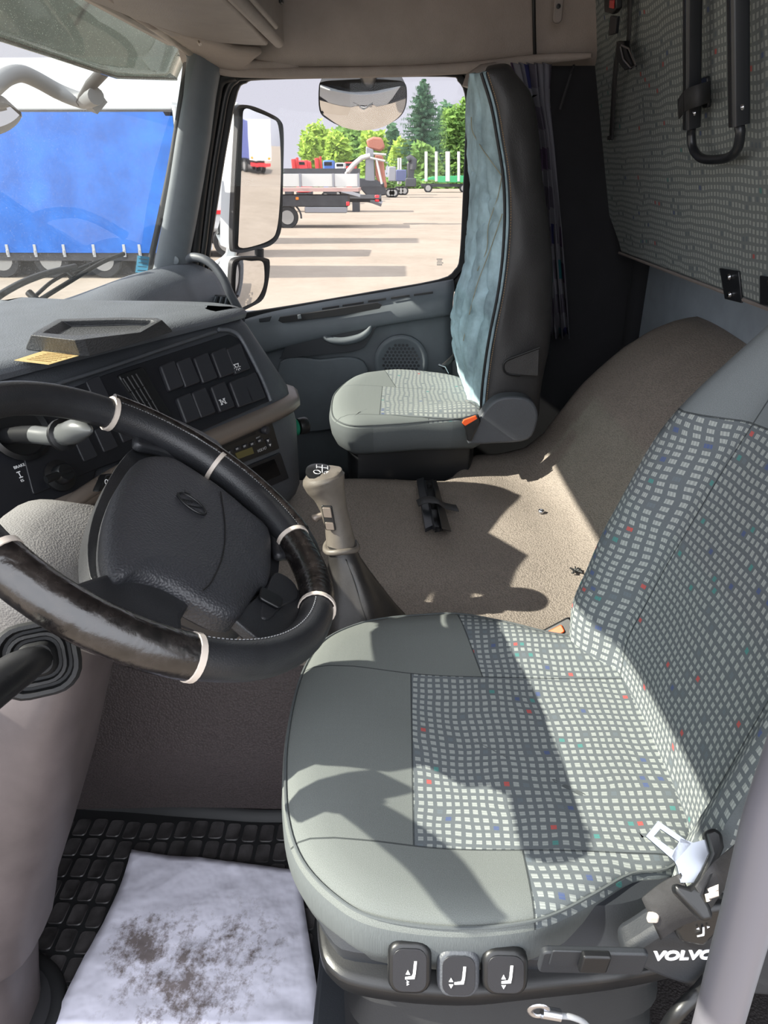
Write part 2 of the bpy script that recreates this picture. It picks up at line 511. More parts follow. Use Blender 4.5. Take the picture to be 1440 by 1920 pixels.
# small scuffs in the vinyl: a white press stud and a dark worn patch
st = MB(); q = at(1015, 958, Z=.447)
st.add(lathe(q, (0, 0, 1), [(.007, -.004), (.008, .001), (.006, .0035), (.003, .004), (.0025, .002)]))
st.link('press_stud', M['steel'], eng)['label'] = 'small silver press stud'
q = at(1080, 1070, Z=.447); w = MB()
for i in range(14):
    random.seed(i); w.add(tube([q + V((random.uniform(-.014, .014), random.uniform(-.012, .012), -.001)), q + V((random.uniform(-.014, .014), random.uniform(-.012, .012), .003))], .0015, 5))
w.link('worn_patch', M['black_soft'], eng)['label'] = 'frayed dark patch'

# cab shell ------------------------------------------------------
XD = 2.52       # inner face of the passenger door
# rear wall
w = MB(); w.add(box((1.40, -.825, .95), (2.5, .05, 2.0)))
struct(w.link('wall_back', M['rear_wall'], bevel=.004))
# ceiling high roof (outside the frame but it shades the cab)
w = MB(); w.add(box((1.40, -.09, 1.98), (2.5, 1.5, .05)))
struct(w.link('ceiling', M['headliner'], bevel=.004))
# near side behind the driver's door: pillar and side wall
w = MB(); w.add(box((.10, -.73, .95), (.05, .24, 2.0)))
struct(w.link('wall_left', M['headliner'], bevel=.006))
# roof front above the windscreen
net = [[V((x, .72, 1.55)) for x in (.1, 1.4, 2.6)], [V((x, .69, 1.80)) for x in (.1, 1.4, 2.6)], [V((x, .62, 1.99)) for x in (.1, 1.4, 2.6)]]
struct(link('trim_13', *grid(net, 3, 4), M['headliner'], solid=.02, off=0))
# passenger side wall above the door and behind it
def side_x(z): return interp(z, [(1.42, 2.52), (1.50, 2.47), (1.6, 2.43), (1.75, 2.40), (2.0, 2.36)])
net = []
for yy in (-.80, -.6, -.2, .15, .4, .66):
    row = []
    for k, z in enumerate((1.465, 1.50, 1.56, 1.66, 1.8, 1.97)):
        row.append(V((side_x(z) - (.0 if k else -.05), yy, z - (0 if k else .0) + (.0))))
    net.append(row)
v, f = grid(net, 3, 4)
o = link('wall_right', v, f, M['headliner'], solid=.03, off=1); struct(o)
# moulded lip that runs along the bottom of the roof side
lip = [at(1110, 104, X=2.40), at(1085, 106, X=2.42), at(1003, 112, X=2.45), at(878, 127, X=2.48), at(760, 133, X=2.50), at(640, 136, X=2.50), at(520, 136, X=2.50), at(430, 133, X=2.49), at(392, 120, X=2.47), at(352, 92, X=2.42), at(300, 55, X=2.25), at(235, 10, X=1.95), at(190, -25, X=1.70), at(100, -90, X=1.35), at(0, -160, X=1.1)]
o = link('trim_2', *tube(cr(lip, 6), [.006 + .009 * min(1, i / 14) for i in range(len(lip) * 6 - 5)], 12), M['headliner']); struct(o)
# panel filling between roof side, shelf and windscreen header
fill = [[at(352, 92, X=2.42), at(392, 118, X=2.47), at(450, 131, X=2.49), at(560, 134, X=2.50)],
        [at(365, 82, X=2.36), at(400, 100, X=2.40), at(455, 108, X=2.43), at(560, 112, X=2.46)],
        [at(380, 60, X=2.33), at(410, 78, X=2.36), at(470, 85, X=2.38), at(570, 60, X=2.42)]]
hdr = [[at(560, 134, X=2.50), at(470, 134, X=2.50), at(430, 131, X=2.49), at(392, 119, X=2.47), at(352, 91, X=2.42), at(300, 54, X=2.25), at(235, 9, X=1.95), at(190, -26, X=1.70), at(100, -91, X=1.35)],
       [at(560, 112, X=2.50), at(470, 112, X=2.46), V((2.36, .40, 1.508)), V((2.31, .46, 1.508)), V((2.26, .50, 1.518)), V((2.12, .58, 1.522)), V((1.9, .64, 1.528)), V((1.65, .67, 1.53)), V((1.3, .70, 1.535))]]
struct(link('trim_11', *grid(hdr, 5, 3), M['headliner'], solid=.012, off=0))
# joint with rounded pillar cover in the roof side, and coat hook
j = [at(1000, -60, X=2.40), at(1001, 20, X=2.41), at(1003, 108, X=2.455)]
struct(link('trim_4', *tube(cr(j, 4), .005, 8), M['seal']))
hk = empty('coat_hook', at(1046, 20, X=2.37), 'small grey coat hook with a black screw on the taupe side trim', 'hook')
a = at(1046, 14, X=2.375); 
link('hook_plate', *prism(rrect(a, (0, 1, 0), (0, 0, 1), .026, .075, .011), (-.012, 0, 0)), M['shelf'], hk, bevel=.003)
link('screw', *lathe(at(1047, 12, X=2.363), (-1, 0, 0), [(.006, 0), (.006, .003), (.0, .004)], 12), M['seal'], hk)

# wall behind the door: dark felt with B pillar
w = MB()
pts = [at(1083, 106, X=2.50), at(880, 128, X=2.53), at(868, 560, X=2.53), at(850, 640, X=2.53), at(850, 900, X=2.53)]
w.add(prism([V((2.50, -.84, 1.50)), V((2.50, -.30, 1.50)), V((2.50, -.275, .9)), V((2.50, -.25, .70)), V((2.50, -.23, .0)), V((2.50, -.84, .0))], (.06, 0, 0)))
struct(w.link('trim_5', M['curtain_dark'], bevel=.01))
struct(link('trim_12', *tube([V((2.475, -.79, .0)), V((2.475, -.79, 1.5))], .035, 12), M['curtain_dark']))  # dark corner post added to cover a stray strip of sunlight
# lower body: front corner under the passenger dash and the front wall
w = MB(); w.add(box((1.40, 1.00, .38), (2.44, .05, .84)))
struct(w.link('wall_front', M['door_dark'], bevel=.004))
w = MB(); w.add(box((2.55, .83, .42), (.05, .34, .84)))
struct(w.link('trim_6', M['door_dark'], bevel=.004))

# ------------------------------------------------------------------ passenger door
FAR = 2.56
door = empty('door_1', (XD, .13, .0), kind='structure')
inner = [(446, 172), (462, 156), (490, 150), (660, 146), (835, 144), (858, 152), (871, 176), (873, 230), (868, 360), (862, 478), (852, 506), (822, 524), (700, 546), (560, 570), (470, 584), (420, 592), (396, 580), (391, 540), (395, 470), (410, 370), (428, 260)]
ip = cr([at(u_, v_, X=FAR) for u_, v_ in inner], 3, True)
def grow(poly, d):
    c0 = sum(poly, V((0, 0, 0))) / len(poly); r_ = inset(poly, d, (1, 0, 0))
    if (sum((q - c0).length for q in r_) < sum((q - c0).length for q in poly)) == (d < 0): r_ = [poly[i] * 2 - r_[i] for i in range(len(poly))]
    return r_
def ring_between(a_, b_, dx):
    """frame between two outlines, with depth"""
    n_ = len(a_); v = list(a_) + list(b_) + [p + V((dx, 0, 0)) for p in a_] + [p + V((dx, 0, 0)) for p in b_]; f = []
    for i in range(n_):
        j_ = (i + 1) % n_
        f += [(i, j_, n_ + j_, n_ + i), (2 * n_ + i, 3 * n_ + i, 3 * n_ + j_, 2 * n_ + j_), (i, 2 * n_ + i, 2 * n_ + j_, j_), (n_ + i, n_ + j_, 3 * n_ + j_, 3 * n_ + i)]
    return v, f
o1 = [p + V((-.006, 0, 0)) for p in grow(ip, -.014)]; o2 = [p + V((-.02, 0, 0)) for p in grow(ip, -.05)]
link('window_seal', *ring_between([p + V((-.012, 0, 0)) for p in ip], [p + V((-.012, 0, 0)) for p in grow(ip, -.02)], .02), M['seal'], door, bevel=.003)
link('door_frame', *ring_between([p + V((-.002, 0, 0)) for p in grow(ip, -.016)], [p + V((-.03, 0, 0)) for p in grow(ip, -.052)], .035), M['black'], door, bevel=.004)
gl = link('glass', [p + V((.006, 0, 0)) for p in ip], [tuple(range(len(ip)))], M['door_glass'], door, smooth=False)
# etched maker's marks low in the corner of the glass
for i, (u_, v_, w_) in enumerate(((824, 486, .02), (824, 489.5, .016), (825, 493, .022), (824, 496.5, .018))):
    p = at(u_, v_, X=FAR + .004)
    MB().add(box(p, (.001, w_, .0025))).link('glass_mark', M['grey_print'], gl)
# door inner panel: a height-mapped sheet
def dp(u_, v_, x): return at(u_, v_, X=x)
top = [(372, 640), (470, 596), (600, 568), (720, 548), (850, 524)]
rows = []
def shift(pts, dv, x): return [at(u_, v_ + dv, X=x) for u_, v_ in pts]
ledge_f = [(380, 625), (480, 600), (610, 578), (730, 560), (852, 540)]
ledge_b = [(384, 652), (486, 628), (614, 604), (734, 584), (850, 558)]
band_b = [(384, 690), (520, 652), (620, 628), (734, 606), (848, 588)]
low1 = [(384, 704), (524, 668), (622, 643), (735, 622), (848, 604)]
low2 = [(384, 800), (524, 790), (622, 785), (735, 775), (848, 770)]
low3 = [(384, 930), (524, 910), (622, 900), (735, 890), (848, 880)]
net = [[at(u_, v_, X=FAR - .03) for u_, v_ in top], [at(u_, v_, X=FAR - .06) for u_, v_ in ledge_f], [at(u_, v_, X=FAR - .085) for u_, v_ in ledge_b],
       [at(u_, v_, X=FAR - .085) for u_, v_ in band_b], [at(u_, v_, X=FAR - .055) for u_, v_ in low1], [at(u_, v_, X=FAR - .05) for u_, v_ in low2], [at(u_, v_, X=FAR - .05) for u_, v_ in low3]]
link('door_panel', *grid(net, 6, 5), M['door'], door, solid=.004, off=0)
# recess behind the pull handle
rec = cr([at(u_, v_, X=FAR - .080) for u_, v_ in ((528, 668), (545, 640), (600, 625), (700, 608), (702, 618), (690, 640), (672, 656), (610, 664), (530, 672))], 3, True)
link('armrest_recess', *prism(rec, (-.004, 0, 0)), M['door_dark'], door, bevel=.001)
hd = cr([at(u_, v_, X=x) for u_, v_, x in ((602, 618, 2.50), (612, 634, 2.478), (640, 640, 2.47), (672, 634, 2.468), (690, 622, 2.47), (697, 608, 2.48))], 5)
link('pull_handle', *tube(hd, [.006 + .008 * sin(pi * i / (len(hd) - 1)) for i in range(len(hd))], 10), M['door'], door)
# ledge slots
slot = [at(u_, v_, X=FAR - .090) for u_, v_ in ((525, 593), (628, 578), (708, 566), (716, 571), (712, 577), (640, 590), (530, 604), (522, 600))]
link('ledge_slot', *prism(slot, (-.006, 0, -.002)), M['seal'], door, bevel=.001)
link('slot_divider', *prism([at(u_, v_, X=FAR - .097) for u_, v_ in ((558, 590), (564, 589), (566, 597), (559, 598))], (-.006, 0, 0)), M['door'], door, bevel=.001)
for a_, b_ in (((604, 577), (636, 572)), ((642, 571), (682, 565)), ((690, 563), (724, 558)), ((733, 557), (768, 552)), ((776, 551), (812, 546))):
    p, q = at(*a_, X=FAR - .074), at(*b_, X=FAR - .074)
    link('vent_slit', *prism([p, q, q + V((0, 0, -.006)), p + V((0, 0, -.006))], (-.004, 0, -.001)), M['seal'], door)
p = at(498, 598, X=FAR - .068)
link('lock_button', *prism([at(u_, v_, X=FAR - .094) for u_, v_ in ((486, 597), (510, 592), (506, 602), (487, 604))], (-.008, 0, 0)), M['door_dark'], door, bevel=.002)
# speaker
sp = at(752, 678, X=FAR - .066)
grl = link('speaker_grille', *lathe(sp, (-1, 0, 0), [(.094, -.01), (.094, .006), (.088, .011), (.080, .012), (.074, .007), (.0, .009)], 48), M['door'], door)
mb = MB()
random.seed(3)
for i in range(-5, 6):
    for k in range(-5, 6):
        yy, zz = (i + .5 * (k % 2)) * .0135, k * .0118
        if yy * yy + zz * zz < .064 ** 2: mb.add(lathe(sp + V((-.009, yy, zz)), (-1, 0, 0), [(.0052, 0), (.0052, .0016), (.004, .0016)], 6))
mb.link('grille_mesh', M['door_dark'], grl)
# lower map pocket
link('map_pocket', *prism(cr([at(u_, v_, X=FAR - .060) for u_, v_ in ((526, 676), (600, 672), (660, 668), (690, 690), (700, 780), (640, 800), (530, 800))], 3, True), (-.02, 0, 0)), M['door'], door, bevel=.006)

link('door_skin', *box((2.60, .26, .36), (.04, 1.14, .78)), plain('white_door_paint', (176, 180, 182), .45), door, bevel=.01)
# A pillar, far side -------------------------------------------------
def pil(v_, ul, ur, x0=2.44, d=.06):
    a_, b_ = at(ul, v_, X=x0), at(ur, v_, X=x0 + .04); m_ = (a_ + b_) / 2 + V((-.028, 0, 0))
    o_ = []
    for k in range(12):
        th = pi * k / 11
        o_.append(((a_ + b_) / 2) + (a_ - b_) / 2 * cos(th) + V((-.032 * sin(th), 0, 0)))
    for k in range(4): o_.append(b_.lerp(a_, (k + .5) / 4) + V((d, 0, 0)))
    return o_
rings = [pil(v_, a_, b_) for v_, a_, b_ in ((80, 345, 420), (110, 350, 418), (180, 344, 405), (260, 330, 395), (340, 318, 382), (420, 304, 368), (500, 288, 352), (545, 270, 356), (600, 230, 372), (650, 200, 385))]
pl = link('trim_7', *loft(rings), M['pillar']); struct(pl)
link('screw_cap', *lathe(at(329, 488, X=2.438), (-1, .1, 0), [(.0125, 0), (.0125, .003), (.011, .0035), (.0, .004)], 24), M['pillar'], pl)
# black rubber seals either side of the pillar
s1 = [at(u_, v_, X=2.49) for u_, v_ in ((350, 95), (348, 130), (338, 200), (322, 300), (302, 400), (280, 500), (268, 560), (255, 620))]
struct(link('trim_8', *tube(cr(s1, 5), .010, 10), M['seal']))
s2 = [at(u_, v_, X=2.52) for u_, v_ in ((440, 138), (412, 150), (402, 190), (385, 300), (372, 400), (362, 500), (362, 560), (368, 640))]
struct(link('trim_9', *tube(cr(s2, 5), .020, 10), M['seal']))
s3 = [at(u_, v_, X=2.535) for u_, v_ in ((905, 500), (900, 300), (893, 180), (880, 142), (850, 131), (640, 138), (470, 142), (440, 150), (424, 175), (412, 240), (396, 340), (384, 440), (376, 520), (384, 610))]
struct(link('trim_10', *tube(cr(s3, 6), .012, 10), M['black']))

# windscreen -----------------------------------------------------------
def ws(x, t):
    """curved screen: x across the cab, t from base (0) to top (1)"""
    e = (x - 1.35) / 1.18
    bow = .16 * e * e
    y = 1.00 - bow - .30 * t + .02 * sin(pi * t)
    return V((x, y, .72 + .86 * t))
net = [[ws(.12 + 2.40 * i / 8, t) for i in range(9)] for t in (-.12, .2, .5, .8, 1.08)]
o = link('window_1', *grid(net, 4, 4), M['windscreen']); struct(o)
# ------------------------------------------------------------------ dashboard
PA = V((1.61, .37, .92)); PB = V((1.11, .63, .92))
DE = (PA - PB).normalized()                      # along the dash, towards the passenger
DM = V((-.4613, -.887, 0)).normalized()          # out of the face, towards the driver
DN = (DM * .9 + V((0, 0, .5))).normalized()      # normal of the tilted switch face
def D(u_, v_, o_=0.0):
    """point on the switch face (o_: distance proud of it)"""
    return hit(u_, v_, PA + DN * o_, DN)
LP = hit(540, 775, PA + DM * .118, DM)
def Lw(u_, v_, o_=0.0): return hit(u_, v_, PA + DM * (.112 + o_), DM)
dash = empty('dashboard', (1.40, .70, .44), 'charcoal wrap-around dashboard with switch rows, air vent and radio', 'dashboard')
# plan path of the top edge, rounding the corner at the passenger end
path = [V((.30, .80, 0)), V((.60, .78, 0)), V((.85, .735, 0)), PB * 1, V((1.36, .50, 0)), PA * 1]
path[3].z = 0; path[5].z = 0
path2 = [V((1.655, .372, 0)), V((1.695, .41, 0)), V((1.715, .48, 0)), V((1.725, .60, 0)), V((1.73, .95, 0))]
pp = cr(path + path2, 6)
def nrm(i):
    t = (pp[min(i + 1, len(pp) - 1)] - pp[max(i - 1, 0)]).normalized()
    return V((t.y, -t.x, 0))                      # outward
def sweep(prof, fac=lambda i: 1.0):
    return loft([[pp[i] + nrm(i) * (d_ * fac(i)) + V((0, 0, z_)) for d_, z_ in prof] for i in range(len(pp))], True)
endi = 5 * 6
def fac(i): return 1.0 - .55 * smoothstep(endi + 2, endi + 20, i)
core = [(-.30, .40), (-.30, .905), (-.035, .905), (.0, .885), (.09, .72), (.10, .70), (.105, .60), (.10, .47), (.07, .44), (.02, .40)]
link('lower_body', *sweep([(-.30, .44), (-.30, .70), (.06, .715), (.100, .70), (.112, .66), (.112, .50), (.100, .47), (.06, .445)], fac), M['dash'], dash, bevel=.004, angle=50)
link('upper_body', *sweep([(-.30, .70), (-.30, .905), (-.03, .908), (-.006, .90), (.008, .885), (.098, .73), (.098, .722), (.06, .716)], fac), M['dash'], dash, bevel=.003, angle=50)
# top pad with a soft overhanging lip
padp = [(-.36, .895), (-.36, .915), (-.08, .925), (-.02, .925), (.003, .921), (.012, .912), (.008, .902), (-.02, .898)]
link('top_pad', *sweep(padp, fac), M['dash_top'], dash)
fillp = [p + nrm(i) * (-.05 * fac(i)) + V((0, 0, .924)) for i, p in enumerate(pp)]
fillp += [V((1.73, .90, .93)), V((1.2, .97, .93)), V((.3, .93, .93))]
link('top_fill', *prism(fillp[::-1], (0, 0, -.03)), M['dash_top'], dash)
# metallic strip under the switch face
stp = [(.095, .690), (.116, .692), (.124, .702), (.124, .716), (.114, .726), (.095, .728)]
link('metallic_strip', *sweep(stp, fac), M['strip'], dash)
# passenger side of the dash, further forward
net = [[V((1.68, .56, .72)), V((1.95, .66, .72)), V((2.25, .66, .74)), V((2.49, .59, .77))],
       [V((1.68, .60, .82)), V((1.95, .69, .82)), V((2.25, .68, .83)), V((2.49, .61, .845))],
       [V((1.68, .66, .87)), V((1.95, .73, .87)), V((2.25, .72, .88)), V((2.49, .65, .885))],
       [V((1.68, .78, .885)), V((1.95, .81, .89)), V((2.25, .80, .90)), V((2.49, .73, .905))],
       [V((1.68, .95, .86)), V((1.95, .94, .86)), V((2.25, .90, .86)), V((2.49, .84, .86))]]
pd = link('passenger_pad', *grid(net, 6, 5), M['dash_top'], dash, solid=.02, off=1)
link('passenger_body', *prism([V((1.88, .66, .74)), V((1.95, .68, .74)), V((2.25, .68, .76)), V((2.49, .61, .78)), V((2.49, .95, .78)), V((1.88, .95, .78))], (0, .0, -.32)), M['door_dark'], dash, bevel=.02)
# small side vent by the pillar
c = at(411, 566, X=2.40)
vx = V((-.35, -.93, 0)).normalized(); vy = V((.0, -.35, .93)).normalized()
vh = link('side_vent', *prism(rrect(c, vx, vy, .10, .045, .012), vx.cross(vy) * -.02), M['black'], dash, bevel=.003)
for k in range(4):
    link('vane', *box(c + vx * (-.032 + .021 * k) - vx.cross(vy) * .0, (.004, .036, .026), (vx, vy, vx.cross(vy))), M['pillar'], vh)
# black switch face
F0 = .006
def plate(name, pts, mat, parent, base=0.0, th=.006, bev=.0015, fn=D, nn=None, rnd=0):
    n_ = nn or (DN if fn is D else DM)
    q = [fn(u_, v_, base) for u_, v_ in pts]
    if rnd:
        r = []
        for i in range(len(q)):
            a_, b_, c_ = q[i - 1], q[i], q[(i + 1) % len(q)]
            d1 = min(rnd, (a_ - b_).length * .45); d2 = min(rnd, (c_ - b_).length * .45)
            p1 = b_ + (a_ - b_).normalized() * d1; p2 = b_ + (c_ - b_).normalized() * d2
            for t in (0, .33, .67, 1): r.append(p1.lerp(b_, t).lerp(b_.lerp(p2, t), t))
        q = r
    return link(name, *prism(q, n_ * th), mat, parent, bevel=bev)
face = plate('switch_face', [(20, 775), (200, 702), (428, 628), (452, 640), (505, 752), (345, 822), (180, 880), (60, 930)], M['panel_black'], dash, .0, .005, .0015, rnd=.006)
# rib that frames the face at the right
q = [D(u_, v_, .008) for u_, v_ in ((410, 618), (432, 620), (450, 632), (470, 668), (492, 712), (508, 752))]
link('face_rib', *tube(cr(q, 5), .0045, 8), M['dash_top'], dash)
q = [D(u_, v_, .006) for u_, v_ in ((0, 752), (100, 722), (200, 690), (300, 656), (405, 622))]
link('face_brow', *tube(cr(q, 5), .004, 8), M['dash'], dash)
q = [D(u_, v_, .007) for u_, v_ in ((270, 688), (292, 735), (318, 790), (330, 815))]
link('face_groove', *tube(q, .0012, 6), M['seal'], dash)
def sw(pts, label=None):
    o_ = plate('switch', pts, M['switch'], dash, .004, .010, .0026, rnd=.005)
    if label: o_['label'] = label
    return o_
def quad(cx, cy, w=31, h=52, lean=17): 
    # switches follow the perspective of the face
    return [(cx - w / 2 - lean / 2 + 2, cy - h / 2 + 7), (cx + w / 2 - lean / 2 - 3, cy - h / 2 - 4), (cx + w / 2 + lean / 2, cy + h / 2 - 8), (cx - w / 2 + lean / 2 + 3, cy + h / 2 + 3)]
for a_, b_, lab in ((317, 708, 0), (347, 701, 0), (380, 693, 0), (413, 683, 0), (348, 768, 0), (376, 758, 0), (412, 747, 'rocker switch with a differential lock symbol'), (447, 738, 0), (470, 730, 0), (441, 676, 'rocker switch with a white lamp symbol')):
    sw(quad(a_, b_), lab or None)
for a_, b_ in ((180, 732), (158, 842), (196, 824), (232, 806)):
    plate('blank_switch', quad(a_, b_, 30, 46, 18), M['switch'], dash, .003, .005, .0015, rnd=.004)
# lamp symbol
du = (D(446, 684) - D(436, 687)).normalized(); dv = DN.cross(du)
ic = D(444, 686, .0148)
mb = MB()
mb.add(box(ic + dv * .004, (.016, .0018, .0008), (du, dv, DN)))
arc = [ic + du * (.006 * cos(radians(t))) + dv * (.003 - .006 * abs(sin(radians(t)))) for t in range(180, 361, 20)]
mb.add(tube(arc, .0008, 5))
for t in (-70, -35, 0, 35, 70):
    d_ = du * sin(radians(t)) - dv * cos(radians(t)); mb.add(tube([ic + d_ * .0065, ic + d_ * .0105], .0007, 5))
mb.link('lamp_symbol', M['white'], dash)
# differential lock symbol
ic = D(418, 753, .0148); mb = MB()
for s in (-1, 1):
    mb.add(box(ic + du * (s * .006), (.0016, .010, .0008), (du, dv, DN)))
    for t in (-1, 1): mb.add(box(ic + du * (s * .006) + dv * (t * .005), (.006, .0016, .0008), (du, dv, DN)))
for a_ in (40, -40): mb.add(tube([ic - (du * cos(radians(a_)) + dv * sin(radians(a_))) * .005, ic + (du * cos(radians(a_)) + dv * sin(radians(a_))) * .005], .0007, 5))
mb.link('axle_symbol', M['white'], dash)
# big air vent
vp = [(216, 706), (262, 690), (318, 780), (282, 802)]
vf = plate('air_vent', vp, M['black'], dash, .003, .009, .002, rnd=.006)
plate('vent_mouth', [(226, 711), (260, 699), (306, 778), (280, 793)], M['seal'], vf, .0118, .0012, .0004, rnd=.004)
for k in range(4):
    t = .14 + .24 * k
    a1 = D(226 + 34 * t, 711 - 12 * t, .014); b1 = D(280 + 26 * t, 793 - 15 * t, .014)
    link('vane', *tube([a1, b1], .0022, 6), M['seal'], vf)
for tt in (.3, .62):
    a1 = D(226 + 54 * tt, 711 + 82 * tt, .0145); b1 = D(260 + 46 * tt, 699 + 79 * tt, .0145)
    link('vane', *tube([a1, b1], .0014, 6), M['seal'], vf)
# yellow notice stuck on the pad
q = [at(u_, v_, Z=.9262) for u_, v_ in ((27, 676), (80, 659), (160, 664), (92, 684))]
n = NT('faded_yellow_label')
tx = n.noise(160, 4, .7); bsk = n.ramp(tx.outputs[0], [(.56, L((168, 148, 104))), (.64, L((140, 118, 78)))])
n.bsdf(bsk, .6, 0, .3); M['label_y'] = n.m
lab = link('warning_label', *prism(q, (0, 0, .0008)), M['label_y'], dash, smooth=False); lab['label'] = 'faded yellow rectangular sticker'
ux = (q[2] - q[1]).normalized(); uy = V((0, 0, 1)).cross(ux)
mb = MB(); random.seed(2)
for r_ in range(6):
    p0 = q[0].lerp(q[1], .15 + .13 * r_) + V((0, 0, .001)); p1 = q[3].lerp(q[2], .15 + .13 * r_) + V((0, 0, .001))
    t = .22
    while t < .9:
        w_ = random.uniform(.03, .10); mb.add(prism([p0.lerp(p1, t), p0.lerp(p1, t + w_), p0.lerp(p1, t + w_) + (q[1] - q[0]) * .05, p0.lerp(p1, t) + (q[1] - q[0]) * .05], (0, 0, .0002))); t += w_ + .025
mb.link('small_print', plain('brown_print', (120, 92, 50), .6), lab)

# storage tray on top of the dash -------------------------------------
tr = empty('storage_tray', at(190, 640, Z=.925), 'open black moulded storage tray standing on top of the dashboard', 'tray')
M['tray'] = grain('pebbled_black_tray', (64, 65, 67), .42, 260, .5, .0015, .05)
zb, zt_ = .926, .958
ob = [at(u_, v_, Z=zb) for u_, v_ in ((48, 655), (62, 640), (112, 606), (230, 602), (300, 606), (324, 622), (240, 648), (168, 668), (150, 668))]
ot = [at(u_, v_, Z=zt_) for u_, v_ in ((58, 628), (66, 622), (108, 598), (230, 595), (294, 596), (304, 600), (262, 612), (158, 636), (140, 638))]
it = [at(u_, v_, Z=zt_ - .001) for u_, v_ in ((80, 624), (86, 620), (116, 602), (230, 599), (284, 600), (290, 602), (254, 609), (156, 628), (144, 629))]
ib = [at(u_, v_, Z=zb + .020) for u_, v_ in ((96, 634), (102, 630), (134, 612), (236, 609), (278, 610), (282, 612), (248, 622), (158, 640), (142, 640))]
ot[6].z -= .010; it[6].z -= .010
v, f = loft([ob, [a.lerp(b, .12) + V((0, 0, .002)) for a, b in zip(ob, ot)], ot, it, ib], True)
link('tray_body', v, f, M['tray'], tr, bevel=.004, bseg=3, angle=30)
fl_ = [p + V((0, 0, .0)) for p in inset(ob, -.008, (0, 0, 1))]
link('tray_flange', *prism(fl_, (0, 0, .004)), M['tray'], tr, bevel=.0015)

# ------------------------------------------------------------------ lower centre: radio and pocket
rad = [(330, 862), (505, 787), (520, 840), (350, 906)]
rb = plate('radio', rad, M['black'], dash, .0, .006, .002, fn=Lw, rnd=.003); rb['label'] = 'car radio with buttons, display and two knobs'
plate('cassette_slot', [(385, 846), (478, 808), (480, 814), (388, 852)], M['seal'], rb, .0055, .0012, .0003, fn=Lw)
lu = (Lw(500, 800) - Lw(480, 808)).normalized(); lv = DM.cross(lu)
if lv.z < 0: lv = -lv
def lwknob(u_, v_, r_, h_=.012):
    return link('knob', *lathe(Lw(u_, v_, .006), DM, [(r_, 0), (r_, h_ * .8), (r_ * .85, h_), (0, h_)], 20), M['switch'], rb)
lwknob(494, 806, .0088); lwknob(340, 872, .0088)
plate('display', [(440, 850), (472, 838), (476, 850), (446, 861)], plain('olive_lcd', (92, 86, 50), .3), rb, .0058, .001, .0003, fn=Lw)
for a_, b_ in ((429, 848), (444, 841), (458, 836), (472, 832), (486, 826), (432, 862)):
    plate('button', [(a_ - 5, b_ - 1), (a_ + 4, b_ - 5), (a_ + 6, b_ + 1), (a_ - 3, b_ + 5)], M['switch'], rb, .0055, .003, .0006, fn=Lw)
    plate('button_mark', [(a_ - 2, b_ - 0), (a_ + 2, b_ - 2), (a_ + 3, b_ + 1), (a_ - 1, b_ + 3)], M['grey_print'], rb, .0086, .0003, 0, fn=Lw)
plate('rocker', [(497, 824), (504, 821), (509, 836), (502, 839)], M['switch'], rb, .0055, .003, .0006, fn=Lw)
for pts in (((500, 825), (504, 824), (503, 829)), ((504, 833), (508, 832), (507, 837))):
    plate('arrow_mark', pts, M['white'], rb, .0087, .0003, 0, fn=Lw)
text('radio_lettering', 'VOLVO', Lw(483, 849, .0062), lu, lv, .0095, M['grey_print'], rb, .0002, bold=.0003)
text('radio_lettering', 'FM/AST', Lw(474, 804, .0062), lu, lv, .005, M['grey_print'], rb, .0002)
text('radio_lettering', 'SELECT', Lw(480, 823, .0062), lu, lv, .0045, M['grey_print'], rb, .0002)
# open pocket under the radio
pk = plate('open_pocket', [(380, 906), (522, 848), (538, 896), (400, 955)], M['panel_black'], dash, .0, .006, .002, fn=Lw, rnd=.004)
plate('pocket_mouth', [(395, 908), (514, 860), (526, 890), (410, 940)], M['black_gloss'], pk, .0056, .0010, .0003, fn=Lw, rnd=.003)
# green-collared round knob on the end of the dash
kb = at(548, 802, X=1.72)
kax = V((.55, -.80, .0)).normalized()
kk = link('air_knob', *lathe(kb + kax * .012, kax, [(.012, -.02), (.012, .004), (.020, .006), (.0215, .012), (.0215, .026), (.019, .030), (0, .030)], 26), M['black'], dash); kk['label'] = 'round black push-pull knob'
link('green_collar', *lathe(kb, kax, [(.019, -.01), (.022, .002), (.022, .011), (.017, .015), (.0, .015)], 26), plain('green_plastic', (24, 120, 92), .3), kk)

# instrument area left of the vent: stalk base, gauges and lower row -----
gd = plate('instrument_face', [(-60, 800), (20, 775), (90, 748), (150, 800), (178, 880), (150, 990), (80, 985), (0, 1010), (-80, 1040)], M['panel_black'], dash, -.004, .006, .002, rnd=.01)
g2 = at(30, 810, Y=.60)
link('gauge', *lathe(D(32, 810, .004), DN, [(.046, 0), (.050, .010), (.044, .016), (.040, .006), (.0, .004)], 36), M['black'], dash)
q = D(110, 893, .004)
kn = link('light_switch_knob', *lathe(q, DN, [(.026, 0), (.026, .006), (.017, .009), (.016, .022), (.013, .026), (0, .026)], 26), M['black'], dash)
link('knob_bar', *tube([q + DN * .020 + du * -.035 - dv * .0, q + DN * .022 + du * .008], .006, 10), M['black'], kn)
text('retarder_lettering', 'BRAKE', D(27, 880, .004), du, dv, .0065, M['white'], dash, .0003)
for a_, b_ in ((37, 890), (56, 882)):
    ic = D(a_, b_, .004); mb = MB()
    mb.add(box(ic, (.0012, .009, .0008), (du, dv, DN))); mb.add(box(ic + dv * .0045, (.006, .0016, .0008), (du, dv, DN))); mb.add(box(ic - dv * .0045, (.006, .0016, .0008), (du, dv, DN)))
    mb.link('brake_symbol', M['white'], dash)
text('retarder_lettering', 'ES', D(40, 904, .004), du, dv, .0055, M['white'], dash, .0003)
